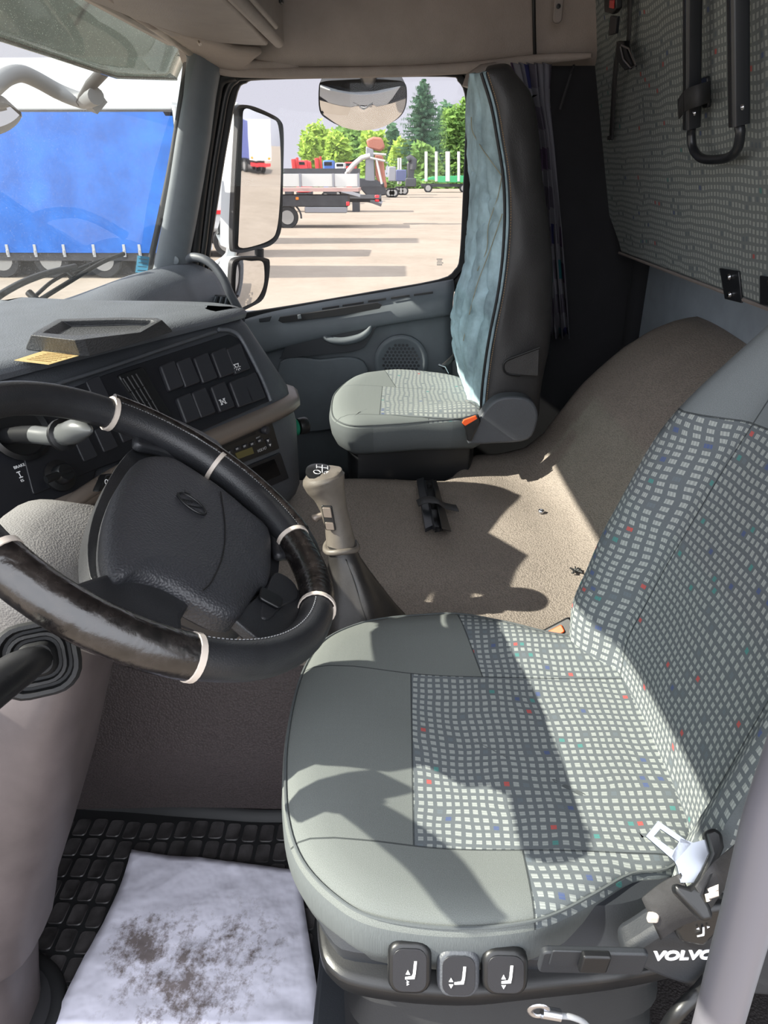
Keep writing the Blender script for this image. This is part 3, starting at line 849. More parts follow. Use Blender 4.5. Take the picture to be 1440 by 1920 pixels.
text('retarder_lettering', 'EC', D(60, 895, .004), du, dv, .0055, M['white'], dash, .0003)
# metallic strip that runs down behind the wheel and the knee panel under it
q = [hit(u_, v_, PA + DM * .116, DM) for u_, v_ in ((300, 850), (230, 882), (160, 925), (105, 965), (75, 985), (40, 1015), (0, 1052), (-40, 1090))]
link('lower_strip', *tube(cr(q, 5), .013, 12), M['strip'], dash)
link('strip_end_stud', *lathe(q[4] + V((-.006, -.012, .006)), DM, [(.012, 0), (.011, .006), (.006, .010), (0, .011)], 18), M['strip'], dash)
kp = [hit(u_, v_, PA + DM * .10, DM) for u_, v_ in ((300, 856), (230, 888), (160, 931), (100, 975), (0, 1060), (-80, 1120), (-80, 1240), (60, 1180), (200, 1100), (300, 1040), (400, 960), (380, 870))]
link('knee_panel', *prism(kp, DM * -.03), M['panel_black'], dash, bevel=.006)
for a_, b_ in ((65, 1024), (105, 994), (150, 966)):
    o_ = [hit(u_, v_, PA + DM * .10, DM) for u_, v_ in quad(a_, b_, 30, 34, 10)]
    link('blank_switch', *prism(o_, DM * .005), M['switch'], dash, bevel=.0015)
# small sign with symbols that pokes up behind the wheel
q = [at(u_, v_, Y=.47) for u_, v_ in ((186, 922), (200, 890), (216, 888), (208, 916))]
ig = link('ignition_plate', *prism(q, (0, .012, 0)), M['black'], dash, bevel=.002)
p0 = at(196, 908, Y=.469)
text('ignition_symbol', '0+', p0, (.35, -.9, -.1), (0, .2, 1), .012, M['white'], ig, .0003)

# ------------------------------------------------------------------ overhead shelf above the windscreen
sh = empty('overhead_shelf', (1.9, .46, 1.50), 'taupe moulded overhead storage shelf above the windscreen with locker doors', 'shelf')
pA = [at(u_, v_, Z=1.512) for u_, v_ in ((235, 3), (300, 42), (360, 78), (395, 97), (450, 104), (500, 108), (522, 104))]
front = [V((2.20, .56, 1.512)), V((2.28, .50, 1.51)), V((2.30, .42, 1.505)), V((2.29, .36, 1.50))]
under = [V((.2, .70, 1.53)), V((1.2, .71, 1.53)), V((1.7, .68, 1.525)), V((2.0, .63, 1.52)), V((2.18, .57, 1.515)), V((2.27, .50, 1.512)), V((2.285, .43, 1.508)), V((2.275, .365, 1.505)), V((1.8, .355, 1.505)), V((1.2, .355, 1.505)), V((.2, .355, 1.505))]
link('shelf_floor', *prism(under, (0, 0, .03)), M['shelf'], sh, bevel=.008, bseg=3)
link('shelf_back', *box((1.23, .60, 1.72), (2.0, .04, .40)), M['shelf'], sh, bevel=.01)
# locker doors
for k in range(3):
    x1 = 2.27 - .66 * k; x0 = x1 - .64
    d_ = link('locker_door', *box(((x0 + x1) / 2, .335, 1.60), (x1 - x0, .03, .205)), M['shelf'], sh, bevel=.014, bseg=3)
    link('door_panel', *box(((x0 + x1) / 2 - .06, .316, 1.60), (x1 - x0 - .22, .014, .17)), M['shelf'], d_, bevel=.012, bseg=3)
    l_ = link('latch', *box((x1 - .06, .316, 1.615), (.028, .010, .055)), M['black'], d_, bevel=.003)
link('locker_housing', *box((1.23, .45, 1.72), (2.06, .22, .38)), M['shelf'], sh, bevel=.012)
q = at(372, 78, Z=1.508)
link('map_clip', *tube([q, q + V((-.012, -.006, -.008)), q + V((-.03, -.012, -.010))], .0035, 8), M['clip'], sh)
# ------------------------------------------------------------------ steering wheel and column
WC = V((.727, .279, .845)); _t, _p = radians(35.1), radians(-84.3)
WN = V((sin(_t) * cos(_p), sin(_t) * sin(_p), cos(_t))).normalized()      # towards the driver
WX = V((1, 0, 0)); WX = (WX - WN * WX.dot(WN)).normalized(); WY = WN.cross(WX)
WR = .220
def W(u_, v_, o_=0): return hit(u_, v_, WC + WN * o_, WN)
def wang(u_, v_):
    q = W(u_, v_) - WC; return atan2(q.dot(WY), q.dot(WX))
def wp(a_, r_=WR, o_=0): return WC + WX * (cos(a_) * r_) + WY * (sin(a_) * r_) + WN * o_
wh = empty('steering_wheel', WC, 'large black leather-covered steering wheel with airbag hub', 'steering wheel')
link('rim', *tube([wp(2 * pi * i / 120) for i in range(120)], .0205, 20, True), M['wheel'], wh)
def arc(a0, a1, r_=WR, o_=0, n_=30): return [wp(a0 + (a1 - a0) * i / n_, r_, o_) for i in range(n_ + 1)]
# worn glossy grip at the near side
n = NT('worn_shiny_grip')
w1 = n.n('ShaderNodeTexWave'); w1.inputs['Scale'].default_value = 30; w1.inputs['Distortion'].default_value = 14; w1.inputs['Detail'].default_value = 3
n.l(n.obj(), w1.inputs['Vector'])
w2 = n.noise(60, 5, .7)
h = n.math('ADD', n.math('MULTIPLY', w1.outputs['Fac'], .35), w2.outputs[0])
n.bsdf(n.ramp(w2.outputs[0], [(.35, L((14, 13, 14))), (.7, L((38, 34, 33)))]), n.ramp(w2.outputs[0], [(.3, .14), (.7, .34)]), 0, .8, h, .35, .0012)
M['grip'] = n.m
aL0, aL1 = wang(-60, 990), wang(362, 1240)
def unw(a_, b_):
    while b_ < a_ - pi: b_ += 2 * pi
    while b_ > a_ + pi: b_ -= 2 * pi
    return b_
a0 = wang(3, 1045); a1 = unw(a0, wang(362, 1240))
link('worn_grip', *tube(arc(a0, a1), .0225, 20), M['grip'], wh)['label'] = 'shiny worn black grip section'
b0 = wang(588, 1015); b1 = unw(b0, wang(603, 1150))
link('worn_grip', *tube(arc(b0, b1), .0222, 20), M['grip'], wh)
# glossy outer bead on the far arc
c0 = wang(190, 738); c1 = unw(c0, wang(590, 1015))
link('gloss_bead', *tube(arc(c0, c1, WR + .011, .0150, 50), .0095, 12), M['grip'], wh)
for s in (1.0,):
    st_ = [wp(c0 + (c1 - c0) * i / 160, WR + .002, .0200) for i in range(161)]
    mb = MB()
    for i in range(0, 160, 2): mb.add(tube([st_[i], st_[i + 1]], .0006, 4))
    mb.link('stitching', M['grey_print'], wh)
d0 = a1; d1 = unw(d0, b1)
mb = MB()
for i in range(0, 90, 2):
    mb.add(tube([wp(d0 + (d1 - d0) * i / 90, WR - .012, .0172), wp(d0 + (d1 - d0) * (i + 1) / 90, WR - .012, .0172)], .0006, 4))
mb.link('stitching', M['grey_print'], wh)
for (u_, v_) in ((3, 1045), (362, 1240), (605, 1148), (590, 1018), (425, 858), (190, 738)):
    a_ = wang(u_, v_); c_ = wp(a_); r_ = V((c_ - WC)).normalized(); 
    da = .0034 / WR
    link('clip_ring', *tube([wp(a_ - da), wp(a_ - da * .9), wp(a_ + da * .9), wp(a_ + da)], [.0225, .0236, .0236, .0225], 24), M['clip'], wh)
# hub: lower bowl and spokes
HO = -.045
hubp = [(205, 905), (250, 850), (300, 845), (345, 868), (430, 935), (505, 1005), (522, 1050), (520, 1095), (492, 1150), (460, 1175), (400, 1165), (320, 1150), (240, 1140), (185, 1080), (180, 1000)]
def fitp(pts, o_, k=4): return cr([W(u_, v_, o_) for u_, v_ in pts], k, True)
PH = .0
padpx = [(212, 940), (232, 893), (262, 857), (302, 851), (338, 862), (413, 911), (465, 952), (507, 990), (513, 1040), (509, 1084), (490, 1098), (462, 1140), (447, 1153), (418, 1149), (369, 1124), (311, 1092), (255, 1078), (220, 1080), (203, 1035), (203, 985)]
pad_o = fitp(padpx, PH, 3)
hfp = lambda p: -.006 * ((p - WC - WN * PH).length / .15) ** 2
link('airbag_pad', *pillow(pad_o, [(.012, -.035), (.0, -.026), (.0, -.010), (.002, -.004), (.006, .0), (.013, .003), (.024, .005), (.045, .007)], WN, fills=8, shrink=True), M['pad'], wh)
low = [p - WN * .03 for p in pad_o]
hbx = fitp([(187, 935), (215, 880), (253, 838), (300, 832), (345, 850), (425, 905), (515, 985), (524, 1050), (512, 1110), (470, 1165), (440, 1175), (370, 1150), (300, 1120), (230, 1105), (178, 1096), (164, 1040), (170, 985)], -.030, 3)
hc_ = sum(hbx, V((0, 0, 0))) / len(hbx)
link('hub_bowl', *loft([hbx, [p - WN * .022 for p in hbx], [p.lerp(hc_, .2) - WN * .045 for p in hbx], [p.lerp(hc_, .4) - WN * .065 for p in hbx]]), M['wheel'], wh, bevel=.003)
for web in ([(245, 842), (262, 800), (300, 790), (400, 838), (408, 870), (369, 880), (330, 868), (290, 856)],
            [(470, 950), (490, 925), (545, 965), (588, 1030), (596, 1075), (572, 1080), (548, 1055), (510, 1052), (500, 1000)],
            [(505, 1100), (560, 1125), (580, 1105), (606, 1110), (606, 1150), (560, 1200), (490, 1222), (430, 1180), (370, 1135), (450, 1150)],
            [(178, 1096), (225, 1085), (300, 1095), (362, 1118), (330, 1175), (335, 1235), (250, 1215), (150, 1160), (120, 1120)]):
    q_ = cr([W(u_, v_, -.024) for u_, v_ in web], 3, True)
    link('spoke', *prism(q_, WN * .014), M['wheel'], wh, bevel=.006, bseg=3)
def spoke(a_, b_, w0, w1, o0=-.03, o1=-.004):
    """flat tapering arm from hub point a_ to rim angle b_ (pixel pairs)"""
    p0 = W(*a_, o0); p3 = wp(wang(*b_), WR - .004, o1); d_ = (p3 - p0)
    sd_ = WN.cross(d_).normalized()
    rings = []
    for t, w_, o_ in ((0, w0, 0), (.35, w0 * .9, -.004), (.7, (w0 + w1) / 2, -.002), (.9, w1, 0), (1, w1 * 1.15, 0)):
        c_ = p0 + d_ * t + WN * o_
        rings.append([c_ + sd_ * (w_ * cos(2 * pi * k / 16)) + WN * ((.013) * sin(2 * pi * k / 16)) for k in range(16)])
    link('spoke', *loft(rings), M['wheel'], wh)
# horn button on the right spoke
hb = rrect(W(506, 1124, -.006), (W(525, 1128) - W(495, 1112)), WN.cross(W(525, 1128) - W(495, 1112)), .030, .026, .006)
bx_ = fitp([(478, 1160), (500, 1092), (520, 1088), (545, 1108), (550, 1135), (520, 1150), (495, 1175)], -.02, 3)
link('button_housing', *prism(bx_, WN * .012), M['wheel'], wh, bevel=.004)
link('horn_button', *prism(hb, WN * .004), M['black'], wh, bevel=.0015)
# seam across the pad
q = [W(u_, v_, PH + .0078) for u_, v_ in ((414, 922), (422, 985), (418, 1040), (398, 1088), (380, 1108))]
link('pad_seam', *tube(cr(q, 6), .0008, 6), M['seal'], wh)
# maker's emblem: oval ring, diagonal bar, small block letters
ec = W(360, 944, PH + .0085); ex = (W(388, 968) - W(332, 922)).normalized(); ey = WN.cross(ex)
ov = [ec + ex * (.0205 * cos(2 * pi * k / 36)) + ey * (.0125 * sin(2 * pi * k / 36)) for k in range(36)]
em = link('emblem', *tube(ov, .0016, 8, True), M['black'], wh); em['label'] = 'oval ring emblem with lettered bar'
mb = MB(); dx = (ex * .5 + ey * .9).normalized()
for s in (-1, 1): mb.add(tube([ec + ex * (s * .0065) - dx * .011, ec + ex * (s * .0065) + dx * .011], .0009, 6))
mb.link('emblem_bar', M['black'], em)
link('emblem_disc', *prism([ec + ex * (.0195 * cos(2 * pi * k / 36)) + ey * (.0115 * sin(2 * pi * k / 36)) - WN * .004 for k in range(36)], WN * .0035), M['pad'], em)
text('emblem_lettering', 'VOLVO', ec - dx * .0095 - ex * .002, dx, WN.cross(dx), .0062, M['black'], em, .0004)
mb = MB(); e0 = ec - ex * .019 + ey * .010; mb.add(prism([e0, e0 - ex * .004 + ey * .006, e0 + ex * .006 + ey * .005], WN * .001)); mb.link('emblem_arrow', M['black'], em)

# column ------------------------------------------------------------
sc_ = empty('steering_column', (.66, .60, 0), 'mauve-grey plastic steering column post rising from the floor', 'steering column')
def rr_(cx, cy, z, hx, hy, lean=0, r=.45, n_=28):
    o_ = []
    for k in range(n_):
        a_ = 2 * pi * k / n_
        c_, s_ = cos(a_), sin(a_); e_ = .65
        o_.append(V((cx + hx * abs(c_) ** e_ * (1 if c_ > 0 else -1), cy + hy * abs(s_) ** e_ * (1 if s_ > 0 else -1), z - lean * hy * s_)))
    return o_
rings = [rr_(.640, .650, .0, .078, .09), rr_(.645, .64, .08, .079, .09), rr_(.648, .62, .19, .080, .09), rr_(.65, .605, .245, .082, .09)]
link('post_base', *loft(rings), M['column'], sc_)
rings = [rr_(.650, .60, .225, .086, .100), rr_(.650, .60, .24, .091, .104), rr_(.652, .585, .30, .093, .105), rr_(.66, .545, .40, .096, .105), rr_(.672, .50, .52, .100, .105), rr_(.69, .46, .62, .105, .10, .2), rr_(.71, .42, .70, .105, .095, .3), rr_(.72, .38, .75, .08, .07, .5)]
link('post_cover', *loft(rings), M['column'], sc_)
# seam running down the cover
q = [at(u_, v_, X=.565) for u_, v_ in ((58, 1308), (30, 1400), (0, 1470))]
# textured cowl right behind the wheel
rings = []
for t, hx, hy in ((0, .055, .05), (.3, .080, .085), (.6, .100, .105), (.85, .105, .105), (1.0, .09, .07)):
    c_ = V((.715, .465, .70)).lerp(WC - WN * .075 + WY * .03, t)
    ax_ = WX; ay_ = WY
    rings.append([c_ + ax_ * (hx * (abs(cos(a_)) ** .7) * (1 if cos(a_) > 0 else -1)) + ay_ * (hy * (abs(sin(a_)) ** .7) * (1 if sin(a_) > 0 else -1)) for a_ in [2 * pi * k / 32 for k in range(32)]])
link('column_cowl', *loft(rings), M['cowl'], sc_)
# rubber bellows with the black lever
lc = at(70, 1236, X=.57)
lax = V((-.80, -.35, .50)).normalized(); l1 = lax.cross(V((0, 0, 1))).normalized(); l2 = l1.cross(lax)
def sq(c_, s_, r_=.35): return rrect(c_, l1, l2, s_, s_ * .95, s_ * r_, 5)
rings = []
for k, (s_, h_) in enumerate(((.076, -.03), (.080, .0), (.074, .006), (.066, .006), (.062, -.004), (.056, -.004), (.053, .006), (.047, .006), (.044, -.002), (.038, -.002), (.035, .010), (.030, .014))):
    rings.append(sq(lc + lax * h_, s_))
bl = link('lever_bellows', *loft(rings), M['black_soft'], sc_)
lv_ = [lc + lax * .005, at(48, 1246, X=.53), at(10, 1272, X=.48), at(-60, 1325, X=.42)]
link('adjuster_lever', *tube(cr(lv_, 6), [.016 + .004 * min(1, i / 8) for i in range(19)], 12, flat=((0, 0, 1), .75)), M['black'], bl)
# stalk (indicator) beyond the rim
stp_ = [at(66, 815, X=.95), at(100, 818, X=.93), at(130, 812, X=.91), at(150, 805, X=.895), at(172, 808, X=.88)]
sk = link('indicator_stalk', *tube(cr(stp_, 5), [.013] * 6 + [.013, .014, .016, .0155, .016, .0165, .0165, .016, .0155, .0145, .013, .011, .009, .006, .002][:15], 14), plain('shiny_grey_stalk', (86, 88, 88), .28), sc_)
sc2 = cr(stp_, 5)
link('stalk_collar', *lathe(at(118, 815, X=.92), (stp_[2] - stp_[1]), [(.014, -.006), (.022, -.003), (.022, .003), (.015, .006)], 18), M['black'], sk)
link('stalk_root', *tube([at(68, 815, X=.95), at(40, 815, X=.99), at(10, 818, X=1.03)], .013, 10), M['black'], sk)

# ------------------------------------------------------------------ gear lever
gx = 1.15
gb = at(700, 1150, Z=.44); 
K = lambda u_, v_: at(u_, v_, X=gx + .02 * (1020 - v_) / 130)
gl_ = empty('gear_lever', at(690, 1130, Z=.44), 'gear lever with taupe leather knob and black leather gaiter beside the wheel', 'gear lever')
axk = [K(640, 1024), K(634, 990), K(626, 955), K(618, 928), K(611, 910), K(607, 898), K(605, 889)]
radk = [.029, .026, .0255, .031, .0385, .0415, .0375]
pts = cr(axk, 4); rad_ = [interp(i / 4, [(k, r) for k, r in enumerate(radk)]) for i in range(len(pts))]
pts += [pts[-1] + V((0, .001, .004)), pts[-1] + V((0, .001, .006))]; rad_ += [.030, .012]
link('knob', *tube(pts, rad_, 28, flat=((0, 1, .2), .92)), M['knob'], gl_)
tp = pts[-1]; tax = (pts[-3] - pts[-5]).normalized(); tax = (V((-.15, -.2, 1))).normalized()
cp = link('pattern_cap', *lathe(tp - tax * .003, tax, [(.0285, -.004), (.0285, .001), (.020, .0045), (.0, .0055)], 30), M['black'], gl_)
t1 = V((.1, -1, 0)); t1 = (t1 - tax * t1.dot(tax)).normalized(); t2 = tax.cross(t1)
mb = MB()
for s in (-1, 1):
    mb.add(tube([tp + tax * .0028 + t1 * (s * .009 + .006 * cos(2 * pi * k / 16)) + t2 * (-.010 + .006 * sin(2 * pi * k / 16)) * 1 for k in range(16)], .0007, 5, True))
mb.add(tube([tp + tax * .004 + t2 * -.012 , tp + tax * .005 + t2 * .012], .0008, 5))
for s in (-1, 0, 1): mb.add(tube([tp + tax * .0034 + t1 * (s * .010) + t2 * .002, tp + tax * .0030 + t1 * (s * .010) + t2 * .014], .0007, 5))
mb.add(tube([tp + tax * .0036 - t1 * .010 + t2 * .006, tp + tax * .0036 + t1 * .010 + t2 * .006], .0007, 5))
mb.link('shift_pattern', M['white'], cp)
text('shift_lettering', 'R', tp + tax * .0035 + t1 * .0065 - t2 * .013, t1, t2, .008, M['white'], cp, .0003)
# splitter switch and trigger
swc = K(615, 958) + V((-.026, -.004, 0)); sx_ = V((-.1, -1, 0)).normalized(); sy_ = (K(612, 935) - K(620, 980)).normalized()
sb = link('splitter_switch', *prism(rrect(swc, sx_, sy_, .019, .046, .003), V((-.004, 0, 0))), M['black'], gl_, bevel=.001)
link('rocker', *prism(rrect(swc + sy_ * .012 + V((-.004, 0, 0)), sx_, sy_, .015, .018, .002), V((-.005, 0, 0))), M['strip'], sb, bevel=.001)
link('rocker', *prism(rrect(swc - sy_ * .014 + V((-.004, 0, 0)), sx_, sy_, .015, .014, .002), V((-.003, 0, 0))), M['strip'], sb, bevel=.001)
tg = [K(610, 965), K(598, 968), K(590, 972), K(586, 976)]
link('trigger', *tube(cr(tg, 4), [.006] * 6 + [.007, .008, .009, .008, .006, .004, .001][:7], 10, flat=((1, 0, 0), .8)), M['strip'], gl_)
# gaiter: pleated leather sleeve
rings = []
prof = [(640, 1018, .029), (642, 1032, .027), (647, 1048, .031), (655, 1075, .040), (664, 1105, .053), (672, 1135, .066), (680, 1160, .078), (690, 1185, .088), (690, 1205, .092)]
for j, (u_, v_, r_) in enumerate(prof):
    c_ = at(u_, v_, X=gx - .004 * j)
    ring = []
    for k in range(40):
        a_ = 2 * pi * k / 40
        rr = r_ * (1 + .07 * sin(a_ * 5 + j * .5) * smoothstep(1, 4, j) + .04 * sin(a_ * 3 - j))
        z_ = c_.z + (.004 * sin(a_ * 3 + j))
        ring.append(V((c_.x + rr * cos(a_), c_.y + rr * sin(a_) * .95, z_)))
    rings.append(ring)
v, f = loft([[p + V((0, 0, 0)) for p in r] for r in rings])
link('gaiter', v, f, M['boot'], gl_)
cl = [K(640, 1024) + V((.029 * cos(2 * pi * k / 24), .029 * sin(2 * pi * k / 24), .004 * sin(4 * pi * k / 24 + 1))) for k in range(24)]
link('gaiter_collar', *tube(cl, .006, 8, True), M['knob'], gl_)
q = [p + V((0, 0, 0)) for p in (rings[1][22], rings[3][22], rings[5][22], rings[7][22])]
link('gaiter_seam', *tube(cr(q, 5), .0012, 5), M['seal'], gl_)
# ------------------------------------------------------------------ driver's seat
SZ = .545
ds = empty('driver_seat', (.70, -.12, 0), 'grey cloth driver seat with small-square patterned inserts, nearest the camera', 'seat')
so_px = [(600, 1212), (640, 1188), (700, 1168), (780, 1158), (860, 1156), (940, 1172), (1020, 1192), (1090, 1205), (1180, 1235), (1290, 1330), (1330, 1450), (1320, 1560), (1268, 1636), (1190, 1652), (1120, 1694), (1050, 1732), (980, 1752), (850, 1760), (700, 1742), (620, 1700), (558, 1632), (531, 1550), (527, 1450), (535, 1370), (552, 1295), (574, 1245)]
sop = cr([at(u_, v_, Z=.525) for u_, v_ in so_px], 5, True)
# pattern areas in plan (uv = world x, y in metres)
ia, ib_, ic_, id_ = at(757, 1255, Z=SZ), at(795, 1580, Z=SZ), at(1000, 1577, Z=SZ), at(990, 1742, Z=SZ)
ja, jb = at(862, 1158, Z=SZ), at(906, 1255, Z=SZ)
yF = (ia.y + ib_.y) / 2; xN = (ib_.x + ic_.x) / 2; xT = (ia.x + jb.x) / 2
def seat_region(yf, xn, xt, yn, yf2, dsl, sd_=1):
    """patterned where: centre panel behind yf; side bolsters behind yn / the slanting line on the far side"""
    def reg(n, x, y):
        def lt(a, b): return n.math('LESS_THAN', a, b)
        def gt(a, b): return n.math('GREATER_THAN', a, b)
        mid = n.math('MULTIPLY', n.math('MULTIPLY', gt(x, xn), lt(x, xt)), lt(y, yf))
        near = n.math('MULTIPLY', lt(x, xn), lt(y, yn))
        slant = n.math('ADD', y, n.math('MULTIPLY', n.math('SUBTRACT', x, xt), -dsl))
        far = n.math('MULTIPLY', gt(x, xt), lt(slant, yf2))
        m = n.math('MINIMUM', n.math('ADD', mid, n.math('ADD', near, far)), 1.0)
        def band(v_, c_, w=.0011): return lt(n.math('ABSOLUTE', n.math('SUBTRACT', v_, c_)), w)
        s = n.math('MULTIPLY', band(y, yf), n.math('MULTIPLY', gt(x, xn), lt(x, xt)))
        s = n.math('ADD', s, band(x, xn)); s = n.math('ADD', s, band(x, xt))
        s = n.math('ADD', s, n.math('MULTIPLY', band(y, yn), lt(x, xn)))
        s = n.math('ADD', s, n.math('MULTIPLY', band(slant, yf2), gt(x, xt)))
        return m, n.math('MINIMUM', s, 1.0)
    return reg
dsl = (ja.y - jb.y) / (ja.x - jb.x)
M['seat'] = fabric('patterned_seat_cloth', (84, 89, 92), (158, 163, 159), seat_region(yF, xN, xT, (ic_.y + id_.y) / 2, jb.y, dsl), .0110, (105, 109, 107))
M['seat_plain'] = fabric('plain_grey_seat_cloth', (80, 84, 85), (80, 84, 85), None, .5)
cenS = sum(sop, V((0, 0, 0))) / len(sop)
def seat_h(p):
    dx = (p.x - .70) / .27
    dish = -.018 * max(0, 1 - dx * dx) * smoothstep(.12, -.10, p.y)
    bol = .012 * smoothstep(.55, .95, abs(dx)) * smoothstep(-.02, -.28, p.y)
    front = .006 * smoothstep(-.05, .1, p.y)
    return dish + bol + front + .002 * noise.noise(p * 9)
v, f = pillow(sop, [(.030, -.075), (.008, -.062), (.0, -.035), (.0, -.018), (.002, .000), (.010, .010), (.022, .016), (.045, .019), (.08, .020)], hf=seat_h, fills=14)
def pf(p): return 1 if (p.normal.z < .45) else 0
cu = link('seat_cushion', v, f, None, ds, mats=[M['seat'], M['seat_plain']], fmat=pf, uv=lambda c: (c.x, c.y))
# piping seam round the edge
sm = [p + V((0, 0, .0085 + seat_h(p) * .5)) for p in inset(sop, .006, (0, 0, 1))]
link('piping', *tube(sm, .0018, 6, True), M['seat_plain'], cu, uv=lambda c: (c.x, c.y))
# backrest ---------------------------------------------------------
# front surface net: rows from the bottom up, columns from the far side to the near side
bz = [.50, .60, .72, .85, .98, 1.10, 1.24, 1.36]
def back_y(z): return interp(z, [(.50, -.335), (.60, -.335), (.72, -.365), (.85, -.405), (.98, -.450), (1.10, -.485), (1.24, -.505), (1.36, -.52)])
def half_w(z): return interp(z, [(.50, .255), (.60, .262), (.72, .262), (.85, .250), (.92, .235), (1.0, .205), (1.1, .165), (1.24, .150), (1.36, .14)])
XC = .70
rings = []
for z in [.47, .50, .55, .60, .66, .72, .78, .85, .90, .95, 1.0, 1.05, 1.10, 1.17, 1.24, 1.31, 1.36, 1.39]:
    w_ = half_w(z); y0 = back_y(z); r = []
    if z > 1.37: w_ -= .03
    bol = .055 * (1 - smoothstep(.88, 1.12, z)) + .012
    prof = [(1.0, -.02), (1.01, .005), (.985, .03), (.93, .045), (.85, .046), (.76, .036), (.68, .020), (.64, .010), (.60, .006), (.40, .002), (.2, .0), (0, .0)]
    half = []
    for k, (fx, fo) in enumerate(prof):
        o_ = fo / .046 * bol if fo > 0 else fo
        half.append((fx, o_))
    r = [V((XC + w_ * fx, y0 + o_, z)) for fx, o_ in half] + [V((XC - w_ * fx, y0 + o_, z)) for fx, o_ in half[-2::-1]]
    tk = 1 - .62 * smoothstep(.9, 1.2, z)
    r += [V((XC - w_ * .97, y0 - .07 * tk, z - .0)), V((XC - w_ * .85, y0 - .11 * tk, z)), V((XC - w_ * .4, y0 - .125 * tk, z)), V((XC + w_ * .4, y0 - .125 * tk, z)), V((XC + w_ * .85, y0 - .11 * tk, z)), V((XC + w_ * .97, y0 - .07 * tk, z))]
    rings.append(r)
# smooth along height
cols = [cr([r[i] for r in rings], 3) for i in range(len(rings[0]))]
rings = [[c_[j] for c_ in cols] for j in range(len(cols[0]))]
def back_region(n, x, y):
    # y is height; plain cloth at the shoulders and on the very sides
    def lt(a, b): return n.math('LESS_THAN', a, b)
    ax_ = n.math('ABSOLUTE', n.math('SUBTRACT', x, XC))
    lim = n.math('ADD', .985, n.math('MULTIPLY', ax_, -.10))
    m = lt(y, lim)
    s = lt(n.math('ABSOLUTE', n.math('SUBTRACT', y, lim)), .0013)
    sx_ = n.math('ADD', .150, n.math('MULTIPLY', n.math('SUBTRACT', y, .6), -.05))
    s = n.math('ADD', s, lt(n.math('ABSOLUTE', n.math('SUBTRACT', ax_, sx_)), .0012))
    return m, n.math('MINIMUM', s, 1.0)
M['seat_back'] = fabric('patterned_backrest_cloth', (84, 89, 92), (158, 163, 159), back_region, .0110, (106, 111, 113))
nf = len(rings[0])
v, f = loft(rings)
bk = link('backrest', v, f, None, ds, mats=[M['seat_back'], M['seat_plain']], fmat=lambda p: 1 if (p.normal.y < -.2 or abs(p.normal.x) > .93) else 0, uv=lambda c: (c.x, c.z * 1.05))
# base: suspension box, side trim and controls ------------------------------
by = [at(605, 1790, Z=.42), at(1290, 1830, Z=.42)]
base_o = cr([at(u_, v_, Z=.475) for u_, v_ in ((600, 1250), (860, 1200), (1160, 1260), (1300, 1480), (1300, 1640), (1290, 1740), (1180, 1800), (1000, 1800), (700, 1790), (612, 1750), (560, 1600), (560, 1400))], 4, True)
link('seat_pan', *loft([[p + V((0, 0, -.030)) for p in inset(base_o, .006, (0, 0, 1))], base_o, [p + V((0, 0, .045)) for p in inset(base_o, .03, (0, 0, 1))]]), M['door_dark'], ds, bevel=.004)
bm_ = cr([at(u_, v_, Z=.435) for u_, v_ in ((600, 1280), (860, 1240), (1160, 1300), (1330, 1480), (1330, 1700), (1320, 1800), (1200, 1842), (1000, 1868), (860, 1880), (700, 1866), (622, 1836), (596, 1760), (590, 1560), (590, 1400))], 4, True)
link('side_rail', *loft([[p + V((0, 0, -.02)) for p in inset(bm_, .008, (0, 0, 1))], bm_, [p + V((0, 0, .012)) for p in bm_], [p + V((0, 0, .018)) for p in inset(bm_, .008, (0, 0, 1))]]), M['black'], ds, bevel=.003)
cb = sum(bm_, V((0, 0, 0))) / len(bm_)
st0 = [p.lerp(cb, .14) for p in bm_]
rings = []
for k in range(13):
    z_ = .40 - .028 * k; ins = .0 if k % 2 else .016
    rings.append([V((p.x, p.y, z_)) for p in inset(st0, ins, (0, 0, 1))])
link('suspension_bellows', *loft(rings), M['black_soft'], ds)
link('seat_plinth', *box((.72, -.13, .035), (.44, .50, .07)), M['door_dark'], ds, bevel=.008)
